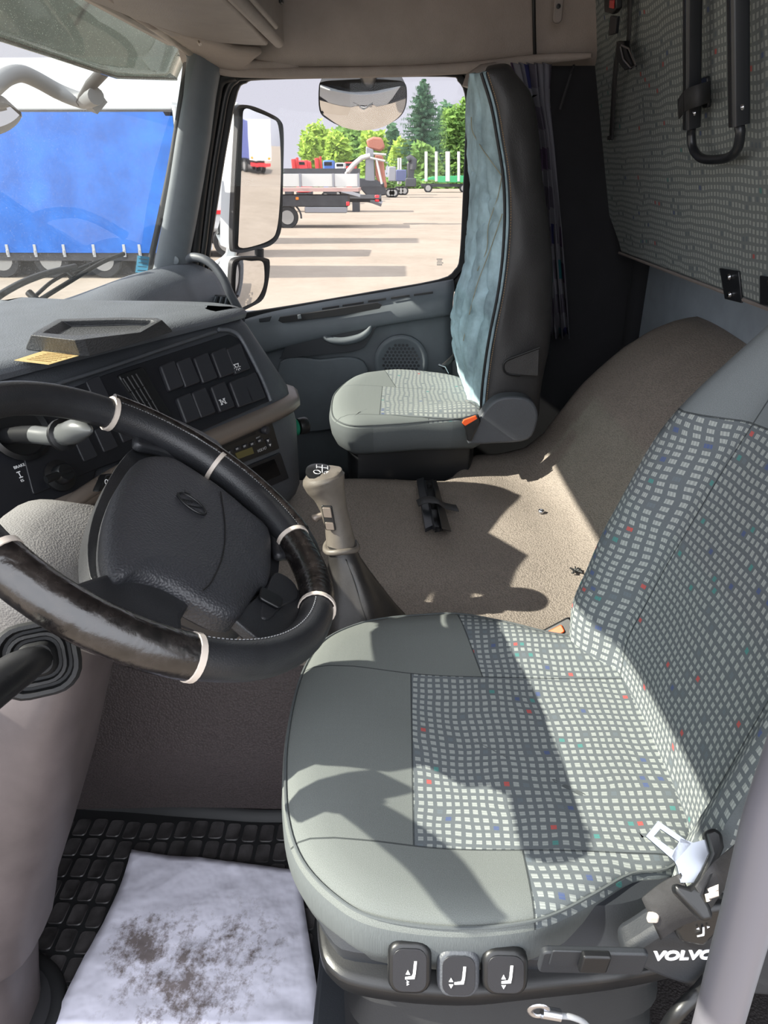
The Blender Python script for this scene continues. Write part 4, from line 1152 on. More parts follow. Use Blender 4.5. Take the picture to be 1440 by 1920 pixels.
# three control paddles hanging out of the near side
def paddle(cx, cy, w, h, dark):
    c_ = at(cx, cy + 10, X=.440); dx_ = V((0, -1, 0)); dz_ = V((.42, 0, .90)).normalized(); nn_ = dx_.cross(dz_)
    if nn_.x > 0: nn_ = -nn_
    s_ = .47 / FPX * 1.62
    W_, H_ = w * s_, h * s_
    o_ = link('control_paddle', *prism(rrect(c_, dx_, dz_, W_, H_, .014, 4), nn_ * -.022), dark, ds, bevel=.006, bseg=3)
    r_ = rrect(c_ + nn_ * .0006, dx_, dz_, W_ - .010, H_ - .010, .010, 4)
    link('paddle_face', *prism(r_, nn_ * .001), M['panel_black'], o_, bevel=.0004)
    return o_, c_ + nn_ * .0020, dx_, dz_, nn_, s_
def seat_icon(c_, dx_, dz_, nn_, s_, par, kind):
    def P(a_, b_): return c_ + dx_ * (a_ * s_) + dz_ * (b_ * s_)
    mb = MB()
    mb.add(prism([P(8, 18), P(13, 18), P(11, -4), P(9, -14), P(-8, -15), P(-8, -11), P(4, -9), P(6, -4)], nn_ * .0006))
    if kind == 0:
        mb.add(prism([P(-7, -6), P(1, -6), P(-3, 2)], nn_ * .0006)); mb.add(tube([P(-5, -18), P(-1, -20), P(-5, -22), P(-1, -24), P(-5, -26)], .0006, 4))
    elif kind == 1:
        mb.add(prism([P(-18, -10), P(-10, -10), P(-14, -3)], nn_ * .0006)); mb.add(prism([P(-18, -15), P(-10, -15), P(-14, -22)], nn_ * .0006))
    elif kind == 2:
        mb.add(prism([P(-8, -7), P(0, -7), P(-4, 1)], nn_ * .0006)); mb.add(prism([P(-8, -18), P(0, -18), P(-4, -25)], nn_ * .0006))
    else:
        mb.add(prism([P(0, 12), P(0, 20), P(-7, 16)], nn_ * .0006)); mb.add(prism([P(19, 12), P(19, 20), P(26, 16)], nn_ * .0006))
    mb.link('seat_symbol', M['white'], par, smooth=False)
for k, (cx, cy, w, h, m_) in enumerate(((768, 1808, 76, 92, 'black'), (860, 1818, 74, 86, 'dash'), (948, 1816, 80, 82, 'black'))):
    a_ = paddle(cx, cy, w, h, M[m_])
    seat_icon(a_[1], a_[2], a_[3], a_[4], a_[5] * .95, a_[0], k)
# rocker switch and raised lettering on the side trim
side = at(1100, 1788, X=.425); dz_ = V((-.15, 0, 1)).normalized()
tp_ = link('switch_panel', *prism(rrect(at(1108, 1792, X=.432), (0, -1, 0), dz_, .098, .040, .006), V((-.008, 0, 0))), M['door_dark'], ds, bevel=.002)
link('rocker_switch', *prism(rrect(at(1112, 1795, X=.422), (0, -1, 0), dz_, .026, .030, .003), V((-.008, 0, 0))), M['black'], tp_, bevel=.002)
link('switch_blank', *prism(rrect(at(1062, 1794, X=.423), (0, -1, 0), dz_, .030, .028, .003), V((-.002, 0, 0))), M['door_dark'], tp_, bevel=.001)
text('seat_lettering', 'VOLVO', at(1224, 1800, X=.425), (0.05, -1, 0), (0, 0, 1), .017, M['white'], ds, .0005, bold=.0008)
# rear corner shell with the recliner
rs = cr([at(u_, v_, X=.44) for u_, v_ in ((1170, 1800), (1205, 1765), (1262, 1730), (1330, 1680), (1440, 1620), (1560, 1600), (1600, 1700), (1600, 1860), (1420, 1870), (1280, 1850))], 4, True)
link('side_shell', *prism(rs, (.03, 0, 0)), M['door_dark'], ds, bevel=.012, bseg=3)
rp = [at(u_, v_, X=.425) for u_, v_ in ((1262, 1745), (1290, 1712), (1372, 1700), (1355, 1745), (1322, 1778), (1275, 1770))]
rpo = link('recliner_paddle', *prism(rp, (.02, 0, 0)), M['black'], ds, bevel=.005, bseg=3)
seat_icon(at(1312, 1748, X=.4235), V((0, -1, .3)).normalized(), V((0, .3, 1)).normalized(), V((-1, 0, 0)), .00036, rpo, 3)
# buckle with orange button between seat and tunnel
bc = [at(1005, 1205, X=.985), at(1050, 1180, X=.985), at(1085, 1160, X=.985), at(1100, 1150, X=.985)]
def buckle(parent, c_, d_, n_, w=.050, l=.075):
    d_ = V(d_).normalized(); n_ = V(n_); n_ = (n_ - d_ * n_.dot(d_)).normalized(); s_ = d_.cross(n_)
    b_ = link('buckle', *prism([p for p in rrect(V(c_), d_, s_, l, w, .008)], n_ * -.022), M['black'], parent, bevel=.004)
    link('release_button', *prism(rrect(V(c_) - d_ * (l * .12) + s_ * (-.002), d_, s_, l * .62, w * .42, .003), n_ * .0035), M['orange'], b_, bevel=.0015)
    return b_
bu = empty('seat_belt_buckle', at(1080, 1200, Z=.45), 'black belt buckle with orange button beside the driver seat cushion', 'buckle')
buckle(bu, at(1046, 1186, X=1.00), at(1078, 1170, X=1.0) - at(1020, 1200, X=1.0), (-.55, .1, .8), .034, .062)
link('buckle_stalk', *tube([at(1060, 1180, X=1.0) + V((0, 0, -.012)), at(1086, 1165, X=1.0) + V((0, -.01, -.03)), at(1100, 1172, X=.99) + V((0, -.03, -.09)), at(1100, 1180, X=.99) + V((0, -.03, -.16))], .011, 10, flat=((1, 0, 0), .5)), M['black'], bu)

# belt tongue and webbing -----------------------------------------------
bt = empty('seat_belt', at(1300, 1660, X=.40), 'driver seat belt, steel tongue in black holder on charcoal webbing', 'seat belt')
n0 = V((-.55, .12, .8)).normalized()
def bp(u_, v_, x_): return at(u_, v_, X=x_)
A_ = lambda u_, v_: hit(u_, v_, at(1270, 1620, X=.43), n0)
oc = [A_(*p) for p in ((1211, 1568), (1234, 1539), (1296, 1582), (1266, 1616))]
hc = [A_(*p) for p in ((1226, 1568), (1238, 1554), (1276, 1580), (1262, 1594))]
mb = MB()
for i in range(4):
    j_ = (i + 1) % 4
    mb.add(prism([oc[i], oc[j_], hc[j_], hc[i]], n0 * -.003))
mb.add(prism([A_(*p) for p in ((1276, 1572), (1300, 1580), (1330, 1572), (1336, 1592), (1318, 1625), (1300, 1655), (1276, 1655), (1270, 1625), (1260, 1606))], n0 * -.003))
mb.link('steel_tongue', M['chrome'], bt, smooth=False)
hold = [A_(*p) for p in ((1318, 1560), (1336, 1552), (1352, 1562), (1356, 1590), (1330, 1650), (1318, 1680), (1330, 1700), (1336, 1722), (1316, 1728), (1290, 1700), (1262, 1672), (1262, 1655), (1290, 1664), (1306, 1650), (1328, 1600))]
link('tongue_holder', *prism([p + n0 * .006 for p in hold], n0 * -.016), M['black'], bt, bevel=.004, bseg=3)
def ribbon(pts, w, mat, name, parent, th=.0016, nrm_=None, n_=6):
    c_ = cr(pts, n_); ws_ = cr([V((x_[0], x_[1], x_[2])) for x_ in w], n_) if isinstance(w, list) else [V(w)] * len(c_)
    a_ = [p + q / 2 for p, q in zip(c_, ws_)]; b_ = [p - q / 2 for p, q in zip(c_, ws_)]
    v = a_ + b_; m_ = len(c_); f = [(i, i + 1, m_ + i + 1, m_ + i) for i in range(m_ - 1)]
    return link(name, v, f, mat, parent, solid=th, off=0)
p0, p1, p2, p3 = A_(1310, 1690) - n0 * .004, A_(1350, 1640) - n0 * .006, bp(1400, 1590, .42), bp(1480, 1500, .44)
ribbon([bp(1222, 1722, .44), bp(1260, 1695, .43), A_(1300, 1680) - n0 * .012], V((.012, .02, .040)), M['belt'], 'webbing', bt, .003)
ribbon([A_(1320, 1684) - n0 * .004, A_(1352, 1640) - n0 * .004, bp(1400, 1600, .40), bp(1470, 1530, .42), bp(1560, 1440, .45)], V((.008, -.022, -.038)), M['belt'], 'webbing', bt, .0016)
mb = MB(); mb.add(tube([A_(1325, 1672) + n0 * .006, A_(1342, 1664) + n0 * .008, A_(1340, 1676) + n0 * .007, A_(1322, 1682) + n0 * .006, A_(1326, 1690) + n0 * .006], .0024, 6)); mb.link('webbing_tag', M['clip'], bt)
link('end_tab', *box(bp(1224, 1720, .436), (.006, .010, .010)), M['clip'], bt, bevel=.002)

# ------------------------------------------------------------------ passenger seat
PZ = .60
ps = empty('passenger_seat', (2.16, -.10, 0), 'grey cloth passenger seat with striped insert, against the far door', 'seat')
pp_px = [(628, 730), (660, 706), (700, 697), (745, 692), (800, 694), (860, 702), (900, 720), (925, 750), (915, 782), (870, 788), (800, 790), (720, 795), (660, 797), (630, 788), (618, 775), (618, 750)]
psp = cr([at(u_, v_, Z=PZ) for u_, v_ in pp_px], 5, True)
qa, qb, qc = at(712, 722, Z=PZ + .015), at(718, 776, Z=PZ + .015), at(790, 776, Z=PZ + .015)
qd = at(770, 696, Z=PZ + .015)
M['pseat'] = fabric('passenger_seat_cloth', (96, 101, 103), (150, 155, 150), seat_region((qa.y + qb.y) / 2, qb.x, qa.x, qc.y - .02, qa.y - .05, .2), .013, (108, 113, 112), cf=.4)
def ps_h(p):
    dx = (p.x - 2.17) / .30
    return -.012 * max(0, 1 - dx * dx) * smoothstep(.15, -.10, p.y) + .022 * smoothstep(.5, .95, abs(dx)) * smoothstep(0, -.25, p.y)
v, f = pillow(psp, [(.035, -.095), (.016, -.080), (.004, -.055), (.0, -.030), (.004, -.010), (.016, .004), (.034, .012), (.06, .015)], hf=ps_h, fills=12)
pc = link('seat_cushion', v, f, None, ps, mats=[M['pseat'], M['seat_plain']], fmat=pf, uv=lambda c: (c.x, c.y))
sm = [p + V((0, 0, -.004 + ps_h(p) * .5)) for p in inset(psp, .007, (0, 0, 1))]
link('piping', *tube(sm, .002, 6, True), M['seat_plain'], pc, uv=lambda c: (c.x, c.y))
# lower trim and pedestal
pan = [V((p.x, p.y, .0)) for p in inset(psp, .05, (0, 0, 1))]
link('seat_pan', *loft([[p + V((0, 0, .40)) for p in pan], [p + V((0, 0, .50)) for p in pan]]), M['black'], ps, bevel=.01)
rings = []
for k in range(9):
    rings.append([V((p.x, p.y, .40 - .04 * k)) for p in inset(pan, .06 if k % 2 else .035, (0, 0, 1))])
link('suspension_bellows', *loft(rings), M['black_soft'], ps)
link('seat_plinth', *box((2.18, -.08, .04), (.40, .42, .08)), M['black'], ps, bevel=.01)
# side shield and buckle
shp = cr([at(u_, v_, X=1.79) for u_, v_ in ((878, 832), (884, 812), (905, 775), (930, 750), (960, 744), (990, 748), (1006, 765), (1008, 790), (990, 825), (930, 832))], 4, True)
link('side_shield', *prism(shp, (.05, 0, 0)), M['dash'], ps, bevel=.014, bseg=3)
pb = empty('seat_belt_buckle', at(880, 790, X=1.83), 'black belt buckle with orange button beside the passenger seat', 'buckle')
link('buckle', *prism([at(u_, v_, X=1.77) for u_, v_ in ((866, 792), (872, 786), (898, 780), (902, 790), (884, 828), (876, 828), (872, 806))], (.024, 0, 0)), M['black'], pb, bevel=.004)
link('release_button', *prism([at(u_, v_, X=1.768) for u_, v_ in ((866, 792), (869, 786), (892, 778), (895, 784), (872, 798))], (-.006, 0, 0)), M['orange'], pb, bevel=.0015)
# small black belt fitting on the far side of the seat
fb = empty('belt_anchor', at(840, 690, X=2.42), 'black belt fitting behind the passenger cushion by the door', 'belt anchor')
link('anchor_strap', *tube([at(828, 690, X=2.40), at(842, 678, X=2.40), at(852, 668, X=2.42), at(862, 655, X=2.44)], .009, 8, flat=((1, 0, 0), .3)), M['black'], fb)
link('anchor_clip', *tube([at(822, 684, X=2.40), at(834, 688, X=2.40), at(840, 700, X=2.40)], .0045, 8), M['steel'], fb)
# backrest under its cover
bkr = [(.60, -.20, -.36), (.85, -.19, -.36), (1.1, -.20, -.34), (1.36, -.225, -.32)]
rings = []
for z, yf, yb in bkr:
    rings.append(rrect(V((2.12, (yf + yb) / 2 - .01, z)), (1, 0, 0), (0, 1, 0), .40, (yf - yb) - .05, .04, 5))
link('backrest', *loft(rings), M['seat_plain'], ps, bevel=.01, uv=lambda c: (c.x, c.z))

# seat cover slipped over the passenger backrest
XS = 1.865
fr_px = [(905, 137), (924, 200), (935, 260), (946, 330), (949, 400), (945, 480), (936, 550), (922, 620), (912, 680), (905, 745), (903, 800)]
bk_px = [(955, 128), (990, 175), (1003, 245), (1010, 330), (1022, 410), (1030, 500), (1030, 570), (1026, 650), (1016, 700), (1008, 745), (1004, 800)]
sc = empty('seat_cover', (2.10, -.28, .62), 'quilted pale blue and black vinyl cover pulled over the passenger backrest', 'seat cover')
Fp = [at(u_, v_, X=XS) for u_, v_ in fr_px]; Bp = [at(u_, v_, X=XS + .02) for u_, v_ in bk_px]
left_px = [(885, 140), (878, 200), (876, 260), (880, 330), (877, 420), (868, 490), (850, 560), (845, 620), (852, 670), (872, 735), (890, 790)]
Lp = [at(u_, v_, X=2.13) for u_, v_ in left_px]
# blue quilted front: net from piping to far edge
net = []
for i in range(len(Fp)):
    a_, l_ = Fp[i], Lp[i]
    far_ = V((2.38, (a_.y + l_.y) / 2 - .02, l_.z)); 
    pk = []
    for t in (0, .12, .3, .5, .75): 
        p = a_.lerp(l_, t / 1.0) ; p.y += .018 * sin(pi * min(1, t * 1.1)); pk.append(p)
    pk.append(l_); pk.append(l_.lerp(far_, .5) + V((0, .012, 0))); pk.append(far_)
    net.append(pk)
v, f = grid(net, 7, 9)
# quilting: vertical wandering creases and cross stitched lines
nv_ = len(v)
bmv = []
for p in v:
    q_ = V(p); s_ = (q_.x - XS) / .5
    crease = 0
    for c0_, amp in ((.16, .012), (.34, .014), (.52, .012), (.70, .010)):
        wob = c0_ + .035 * sin(q_.z * 9 + c0_ * 20)
        crease -= amp * math.exp(-((s_ - wob) / .022) ** 2)
    for z0 in (.72, .83, .95, 1.06, 1.17):
        zz = z0 + .03 * sin(s_ * 9 + z0 * 30)
        crease -= .007 * math.exp(-((q_.z - zz) / .009) ** 2)
    crease += .008 * noise.noise(q_ * 14) + .004 * noise.noise(q_ * 35)
    e_ = smoothstep(0, .05, s_)
    bmv.append(q_ + V((-.35, .9, .1)) * (crease * e_))
link('quilted_front', bmv, f, M['denim'], sc, solid=.012, off=1)['label'] = 'pale blue quilted front'
# black vinyl side and back
rings = []
fd = cr(Fp, 5); bd = cr(Bp, 5)
for i, (a_, b_) in enumerate(zip(fd, bd)):
    w_ = smoothstep(0, 6, i)
    bul = .012 + .010 * sin(i * .35)
    r_ = [a_, a_.lerp(b_, .15) + V((-.010, 0, 0)), a_.lerp(b_, .4) + V((-bul, 0, 0)), a_.lerp(b_, .7) + V((-.012, 0, 0)), b_ + V((0, .0, 0)), b_ + V((.04, -.02, 0)), V((2.1, b_.y - .035, b_.z)), V((2.34, b_.y - .02, b_.z)), V((2.38, a_.y - .04, a_.z))]
    r_.append(V((2.36, a_.y - .02, a_.z))); r_.append(V((2.1, a_.y - .03, a_.z))); r_.append(a_ + V((.03, -.02, 0)))
    rings.append(r_)
top_c = sum(rings[0], V((0, 0, 0))) / len(rings[0])
first = [[p.lerp(top_c, .75) + V((0, 0, .022)) for p in rings[0]], [p.lerp(top_c, .35) + V((0, 0, .020)) for p in rings[0]], [p.lerp(top_c, .08) + V((0, 0, .010)) for p in rings[0]]]
v, f = loft(first + rings)
v = [p + V((-.006, 0, 0)) * noise.noise(V(p) * 7) for p in v]
link('vinyl_side', v, f, M['cover_vinyl'], sc, sub=1)['label'] = 'black vinyl side panel with stitched edge'
link('piping', *tube([p + V((-.004, .004, 0)) for p in fd], .0035, 8), M['seal'], sc)
mb = MB(); tan_ = plain('tan_thread', (150, 120, 86), .8)
for k, off_ in enumerate((.010,)):
    for i in range(0, len(fd) - 1):
        for t in (0, .33, .66):
            p = fd[i].lerp(fd[i + 1], t) + V((-.011, -off_, 0)); q_ = fd[i].lerp(fd[i + 1], t + .2) + V((-.011, -off_, 0)); mb.add(tube([p, q_], .0009, 4))
mb.link('stitching', tan_, sc)
M['thread'] = plain('sand_thread', (150, 148, 128), .8)
# stitched arcs on the front, laid on the quilted surface
GW = 50
for r0, r1, c0_, c1_ in ((12, 27, 22, 1), (27, 48, 1, 16), (36, 66, 2, 20)):
    q_ = []
    for k in range(13):
        t = k / 12; rr = int(round(r0 + (r1 - r0) * t)); cc_ = int(round(c0_ + (c1_ - c0_) * (t ** 2 if c0_ > c1_ else sqrt(t))))
        q_.append(bmv[rr * GW + cc_] + V((-.002, .004, 0)))
    link('stitched_arc', *tube(cr(q_[::3], 4), .0013, 5), M['thread'], sc)
# pocket flap on the vinyl side
fp_ = cr([at(u_, v_, X=XS - .02) for u_, v_ in ((1012, 652), (980, 664), (950, 676), (944, 688), (950, 700), (975, 704), (1010, 706))], 4)
link('side_pocket', *prism(fp_, (.012, 0, 0)), M['cover_vinyl'], sc, bevel=.003)
link('pocket_edge', *tube(fp_[: -4], .003, 6), M['seal'], sc)
# grey rounded mount at the top by the window
link('belt_guide', *tube([at(880, 165, X=2.44), at(884, 150, X=2.44), at(905, 136, X=2.44), at(930, 132, X=2.44)], .022, 12), M['shelf'], fb)

# ------------------------------------------------------------------ side curtain hanging behind the passenger seat
n = NT('curtain_cloth')
uv = n.n('ShaderNodeUVMap').outputs[0]
sx = n.n('ShaderNodeSeparateXYZ'); n.l(uv, sx.inputs[0])
gu = n.math('FLOOR', n.math('MULTIPLY', sx.outputs[0], 9.0)); gv = n.math('FLOOR', n.math('MULTIPLY', sx.outputs[1], 9.0))
cb_ = n.n('ShaderNodeCombineXYZ'); n.l(gu, cb_.inputs[0]); n.l(gv, cb_.inputs[1])
wz = n.n('ShaderNodeTexWhiteNoise', noise_dimensions='2D'); n.l(cb_.outputs[0], wz.inputs['Vector'])
fu = n.math('FRACT', n.math('MULTIPLY', sx.outputs[0], 9.0)); fv = n.math('FRACT', n.math('MULTIPLY', sx.outputs[1], 9.0))
mk = n.math('MULTIPLY', n.math('LESS_THAN', fu, .5), n.math('LESS_THAN', fv, .55))
cc = n.ramp(wz.outputs['Value'], [(0, L((46, 48, 84))), (.16, L((44, 92, 98))), (.30, L((84, 80, 90))), (.85, L((80, 66, 86)))]); cc.node.color_ramp.interpolation = 'CONSTANT'
n.bsdf(n.mix(mk, L((108, 107, 114)), cc), .95, 0, .1, n.noise(500).outputs[0], .2, .001)
M['curtain'] = n.m
cx0 = at(1010, 118, X=2.38); cz0 = cx0.z; cz1 = at(1050, 632, X=2.38).z
rows = 26; colsN = 80; v = []; f = []
for i in range(rows + 1):
    t = i / rows; z = cz0 + (cz1 - cz0) * t
    yl = interp(t, [(0, at(960, 118, X=2.38).y), (.25, at(1000, 240, X=2.38).y), (1, at(1010, 630, X=2.38).y)])
    yr = interp(t, [(0, at(1032, 118, X=2.38).y), (.1, at(1030, 160, X=2.38).y), (.4, at(1045, 330, X=2.38).y), (1, at(1072, 630, X=2.38).y)])
    amp = .012 + .014 * t
    for k in range(colsN + 1):
        s_ = k / colsN
        v.append(V((2.39 + amp * sin(s_ * 2 * pi * 5 + .6 * sin(t * 3)) + .004 * sin(s_ * 40 + t * 6), yl + (yr - yl) * s_ + .006 * sin(s_ * 30 + t * 4), z + .004 * sin(s_ * 31))))
for i in range(rows):
    for k in range(colsN): a_ = i * (colsN + 1) + k; f.append((a_, a_ + 1, a_ + colsN + 2, a_ + colsN + 1))
idx = {}
o = link('side_curtain', v, f, M['curtain'], solid=.0015, off=0)
ul = o.data.uv_layers.new(name='UVMap')
for lp in o.data.loops:
    k_ = lp.vertex_index; ul.data[lp.index].uv = ((k_ % (colsN + 1)) / colsN * .7, (k_ // (colsN + 1)) / rows * .8)
tag(o, 'gathered grey curtain with blue and teal squares hanging behind the passenger seat', 'curtain')

# ------------------------------------------------------------------ upper bunk folded against the rear wall
bkn = empty('upper_bunk', (1.4, -.72, .97), 'folded-up upper bunk covered in grey cloth with small pale squares', 'bunk')
M['bunk'] = fabric('bunk_cloth', (104, 109, 109), (166, 170, 165), None, .0150, cf=.35)
q0 = V((2.42, -.690, .968)); q1 = V((.35, -.690, .968)); tdir = V((0, .145, .61)).normalized()
e0, e1 = at(1083, 40, X=2.42), at(1128, 470, X=2.42)
th_ = V((0, -.07, .015))
def BK(u_, v_, o_=0.0):
    nn_ = V((1, 0, 0)).cross(tdir).normalized()
    if nn_.y < 0: nn_ = -nn_
    return hit(u_, v_, q0 + nn_ * o_, nn_)
bn = V((1, 0, 0)).cross(tdir).normalized(); bn = bn if bn.y > 0 else -bn
outl = [BK(1135, 462), BK(1120, 420), BK(1108, 330), BK(1100, 200), BK(1090, 90), BK(1083, 30), BK(1110, 2), BK(1160, -30), V((2.2, 0, 0))]
ul_ = [q0 + V((-.02, 0, 0)), q0 + V((0, 0, 0)) + tdir * .03, BK(1104, 300), BK(1092, 110), BK(1084, 35), BK(1105, 5), q0 + tdir * .80 + V((-.25, 0, 0)), q1 + tdir * .90, q1]
nl = []
for p in ul_:
    nl.append(V((p.x, 0, (p - q0).dot(tdir))))
poly = [q0 + V((p.x - q0.x, 0, 0)) + tdir * p.z for p in nl]
link('bunk_panel', *prism(poly, bn * -.06), M['bunk'], bkn, bevel=.006, uv=lambda c: (c.x, (c - q0).dot(tdir)))
def bracket(px, n_=2):
    pts_ = [BK(u_, v_, .001) for u_, v_ in px]
    b_ = link('bracket', *prism(pts_, bn * .004), M['rail_black'], bkn, bevel=.0015)
    c_ = sum(pts_, V((0, 0, 0))) / len(pts_)
    for s_ in (-1, 1):
        link('bolt', *lathe(c_ + tdir * (.018 * s_) + bn * .005, bn, [(.0065, 0), (.0065, .002), (.004, .005), (0, .005)], 12), M['steel'], b_)
bracket([(1352, 502), (1388, 508), (1394, 568), (1362, 560)])
bracket([(1428, 516), (1470, 522), (1478, 580), (1428, 570)])
bracket([(1115, 432), (1130, 432), (1134, 470), (1120, 464)])
link('edge_trim', *tube([q0 + V((0, .0, -.002)), q1 + V((0, 0, -.002))], .004, 6), M['shelf'], bkn)
# ladder clipped on the bunk
ld = empty('bunk_ladder', BK(1345, 290, .02), 'black tubular bunk ladder with rounded foot, strapped to the folded bunk', 'ladder')
o_ = .035
lft = [BK(1300, -250, o_), BK(1299, -60, o_), BK(1298, 120, o_), BK(1297, 240, o_)]
rgt = [BK(1382, -250, o_), BK(1384, -60, o_), BK(1385, 120, o_), BK(1386, 235, o_)]
bot = [BK(1296, 255, o_), BK(1300, 280, o_), BK(1316, 297, o_), BK(1345, 299, o_), BK(1368, 294, o_), BK(1383, 278, o_), BK(1388, 250, o_)]
link('ladder_foot', *tube(cr([lft[3]] + bot + [rgt[3]], 6), .0085, 14), M['rail_black'], ld)
for s_, pts_ in ((1, lft), (-1, rgt)):
    dd = (pts_[3] - pts_[0]).normalized(); sd = dd.cross(bn).normalized()
    link('ladder_rail', *prism(rrect(pts_[0], sd, bn, .026, .030, .006, 4), pts_[3] - pts_[0]), M['rail_black'], ld, bevel=0)
    link('rail_groove', *prism([pts_[0] + sd * .004 + bn * .0152, pts_[0] - sd * .004 + bn * .0152, pts_[0] - sd * .004 + bn * .0158, pts_[0] + sd * .004 + bn * .0158], pts_[3] - pts_[0]), M['seal'], ld)
for u_, v_ in ((1303, 212), (1393, 201)):
    link('rivet', *lathe(BK(u_, v_, o_ + .014), bn, [(.005, 0), (.005, .002), (.003, .004), (0, .004)], 12), M['steel'], ld)
# strap that holds the ladder
lsp = empty('ladder_strap', BK(1305, 180, .02), 'short black webbing strap round the left rail of the bunk ladder', 'strap')
ribbon([BK(1330, 172, .012), BK(1318, 176, .040), BK(1300, 182, .056), BK(1284, 190, .050), BK(1272, 205, .030)], tdir * .036, M['belt'], 'strap', lsp, .002)
link('strap_plate', *prism(rrect(BK(1328, 172, .001), (1, 0, 0), tdir, .030, .055, .006), bn * .008), M['rail_black'], lsp, bevel=.002)
# hanging safety straps with buckles
ss = empty('bunk_safety_strap', BK(1165, 60, .02), 'hanging charcoal bunk safety strap with black buckle and red button', 'strap')
ribbon([BK(1180, -120, .02), BK(1181, 0, .02), BK(1178, 80, .02), BK(1170, 110, .03)], V((.030, 0, 0)) , M['belt'], 'strap_webbing', ss, .002)
ribbon([BK(1160, 85, .035), BK(1154, 130, .03), BK(1150, 190, .022), BK(1146, 262, .015)], V((.040, 0, 0)), M['belt'], 'strap_webbing', ss, .002)
link('strap_end', *box(BK(1144, 258, .017), (.052, .004, .010)), M['belt'], ss, bevel=.001)
b_ = link('buckle', *prism([BK(u_, v_, .03) for u_, v_ in ((1144, -20), (1166, -20), (1168, 14), (1160, 24), (1145, 20))], bn * .016), M['black'], ss, bevel=.003)
link('release_button', *prism([BK(u_, v_, .047) for u_, v_ in ((1145, 0), (1153, 0), (1152, 16), (1144, 14))], bn * .003), plain('red_button', (178, 62, 60), .4), b_, bevel=.001)
link('buckle_tongue', *prism([BK(u_, v_, .032) for u_, v_ in ((1150, 28), (1163, 30), (1160, 62), (1146, 66), (1148, 40))], bn * .008), M['rail_black'], ss, bevel=.002)
link('strap_adjuster', *tube([BK(u_, v_, .04) for u_, v_ in ((1166, 85), (1180, 92), (1192, 122), (1184, 128), (1170, 112), (1164, 88))], .003, 8), M['steel'], ss)
link('adjuster_body', *prism([BK(u_, v_, .026) for u_, v_ in ((1164, 76), (1178, 76), (1196, 124), (1180, 130), (1166, 112))], bn * .012), M['black'], ss, bevel=.002)
s2_ = empty('corner_strap', BK(1094, 60, .02), 'thin dark strap hanging at the left corner of the folded bunk', 'strap')
link('strap_hook', *prism([BK(u_, v_, .008) for u_, v_ in ((1090, 52), (1097, 50), (1099, 78), (1092, 80))], bn * .006), M['rail_black'], s2_, bevel=.001)
link('strap', *tube([BK(1095, 66, .014), BK(1084, 100, .02), at(1070, 140, X=2.42), at(1050, 205, X=2.44)], .004, 8), M['belt'], s2_)

# ------------------------------------------------------------------ folding black rack strapped on the engine cover
TZ = .462
rk = empty('folding_bracket', at(820, 950, Z=.445), 'folded black metal bracket tied with a strap on the engine cover', 'bracket')
def T(u_, v_, z_=TZ): return at(u_, v_, Z=z_)
link('left_plate', *prism([T(781, 905), T(794, 901), T(812, 992), T(797, 999)], (0, 0, .010)), M['rail_black'], rk, bevel=.001)
link('raised_edge', *prism([T(793, 902, .468), T(798, 902, .485), T(816, 990, .485), T(812, 996, .468)], (.006, 0, 0)), M['rail_black'], rk, bevel=.0008)
link('centre_channel', *prism([T(798, 906, .456), T(812, 902, .456), T(831, 996, .456), T(815, 999, .456)], (0, 0, .006)), M['black'], rk, bevel=.001)
link('right_plate', *prism([T(811, 903, .480), T(818, 902, .470), T(846, 998, .448), T(828, 992, .480)], (0, 0, .004)), M['rail_black'], rk, bevel=.0008)
for u_, v_ in ((804, 912), (822, 994), (812, 950)):
    link('bolt', *lathe(T(u_, v_, .462), (0, 0, 1), [(.008, 0), (.008, .006), (.004, .009), (0, .009)], 10), M['black'], rk)
q_ = [T(783, 944, .474), T(796, 937, .490), T(812, 937, .492), T(822, 940, .488), T(832, 947, .472), T(846, 951, .464), T(858, 953, .462)]
ribbon(q_, V((.004, -.004, 0)) + (T(812, 952) - T(810, 938)) * .9, M['belt'], 'tie_strap', rk, .002)

# ------------------------------------------------------------------ floor mat, paper, sundries
mt = empty('rubber_floor_mat', (.78, .40, .0), 'black rubber mat with square treads under the steering column', 'floor mat')
mo = [(1.035, .16), (1.05, .30), (1.06, .45), (1.07, .60), (1.06, .74), (.9, .80), (.6, .82), (.38, .80), (.33, .5), (.33, .12), (.6, .10), (.9, .12)]
mpol = cr([V((x_, y_, .004)) for x_, y_ in mo], 4, True)
link('mat_base', *loft([mpol, [p + V((0, 0, .006)) for p in mpol], [p + V((0, 0, .026)) for p in inset(mpol, .006, (0, 0, 1))], [p + V((0, 0, .024)) for p in inset(mpol, .014, (0, 0, 1))], [p + V((0, 0, .008)) for p in inset(mpol, .022, (0, 0, 1))]]), M['black_soft'], mt)
mb = MB(); random.seed(5)
cm = sum(mpol, V((0, 0, 0))) / len(mpol)
def inside(p, poly_):
    c_ = False; j_ = len(poly_) - 1
    for i in range(len(poly_)):
        a_, b_ = poly_[i], poly_[j_]
        if (a_.y > p.y) != (b_.y > p.y) and p.x < (b_.x - a_.x) * (p.y - a_.y) / (b_.y - a_.y) + a_.x: c_ = not c_
        j_ = i
    return c_
inn = inset(mpol, .038, (0, 0, 1))
for i in range(18):
    for k in range(22):
        p = V((.36 + i * .046 + .004 * sin(k), .12 + k * .034, .011))
        if inside(p, inn):
            mb.add(loft([rrect(p, (1, 0, 0), (0, 1, 0), .041, .029, .006, 2), rrect(p + V((0, 0, .003)), (1, 0, 0), (0, 1, 0), .038, .026, .006, 2), rrect(p + V((0, 0, .0022)), (1, 0, 0), (0, 1, 0), .034, .022, .005, 2)]))
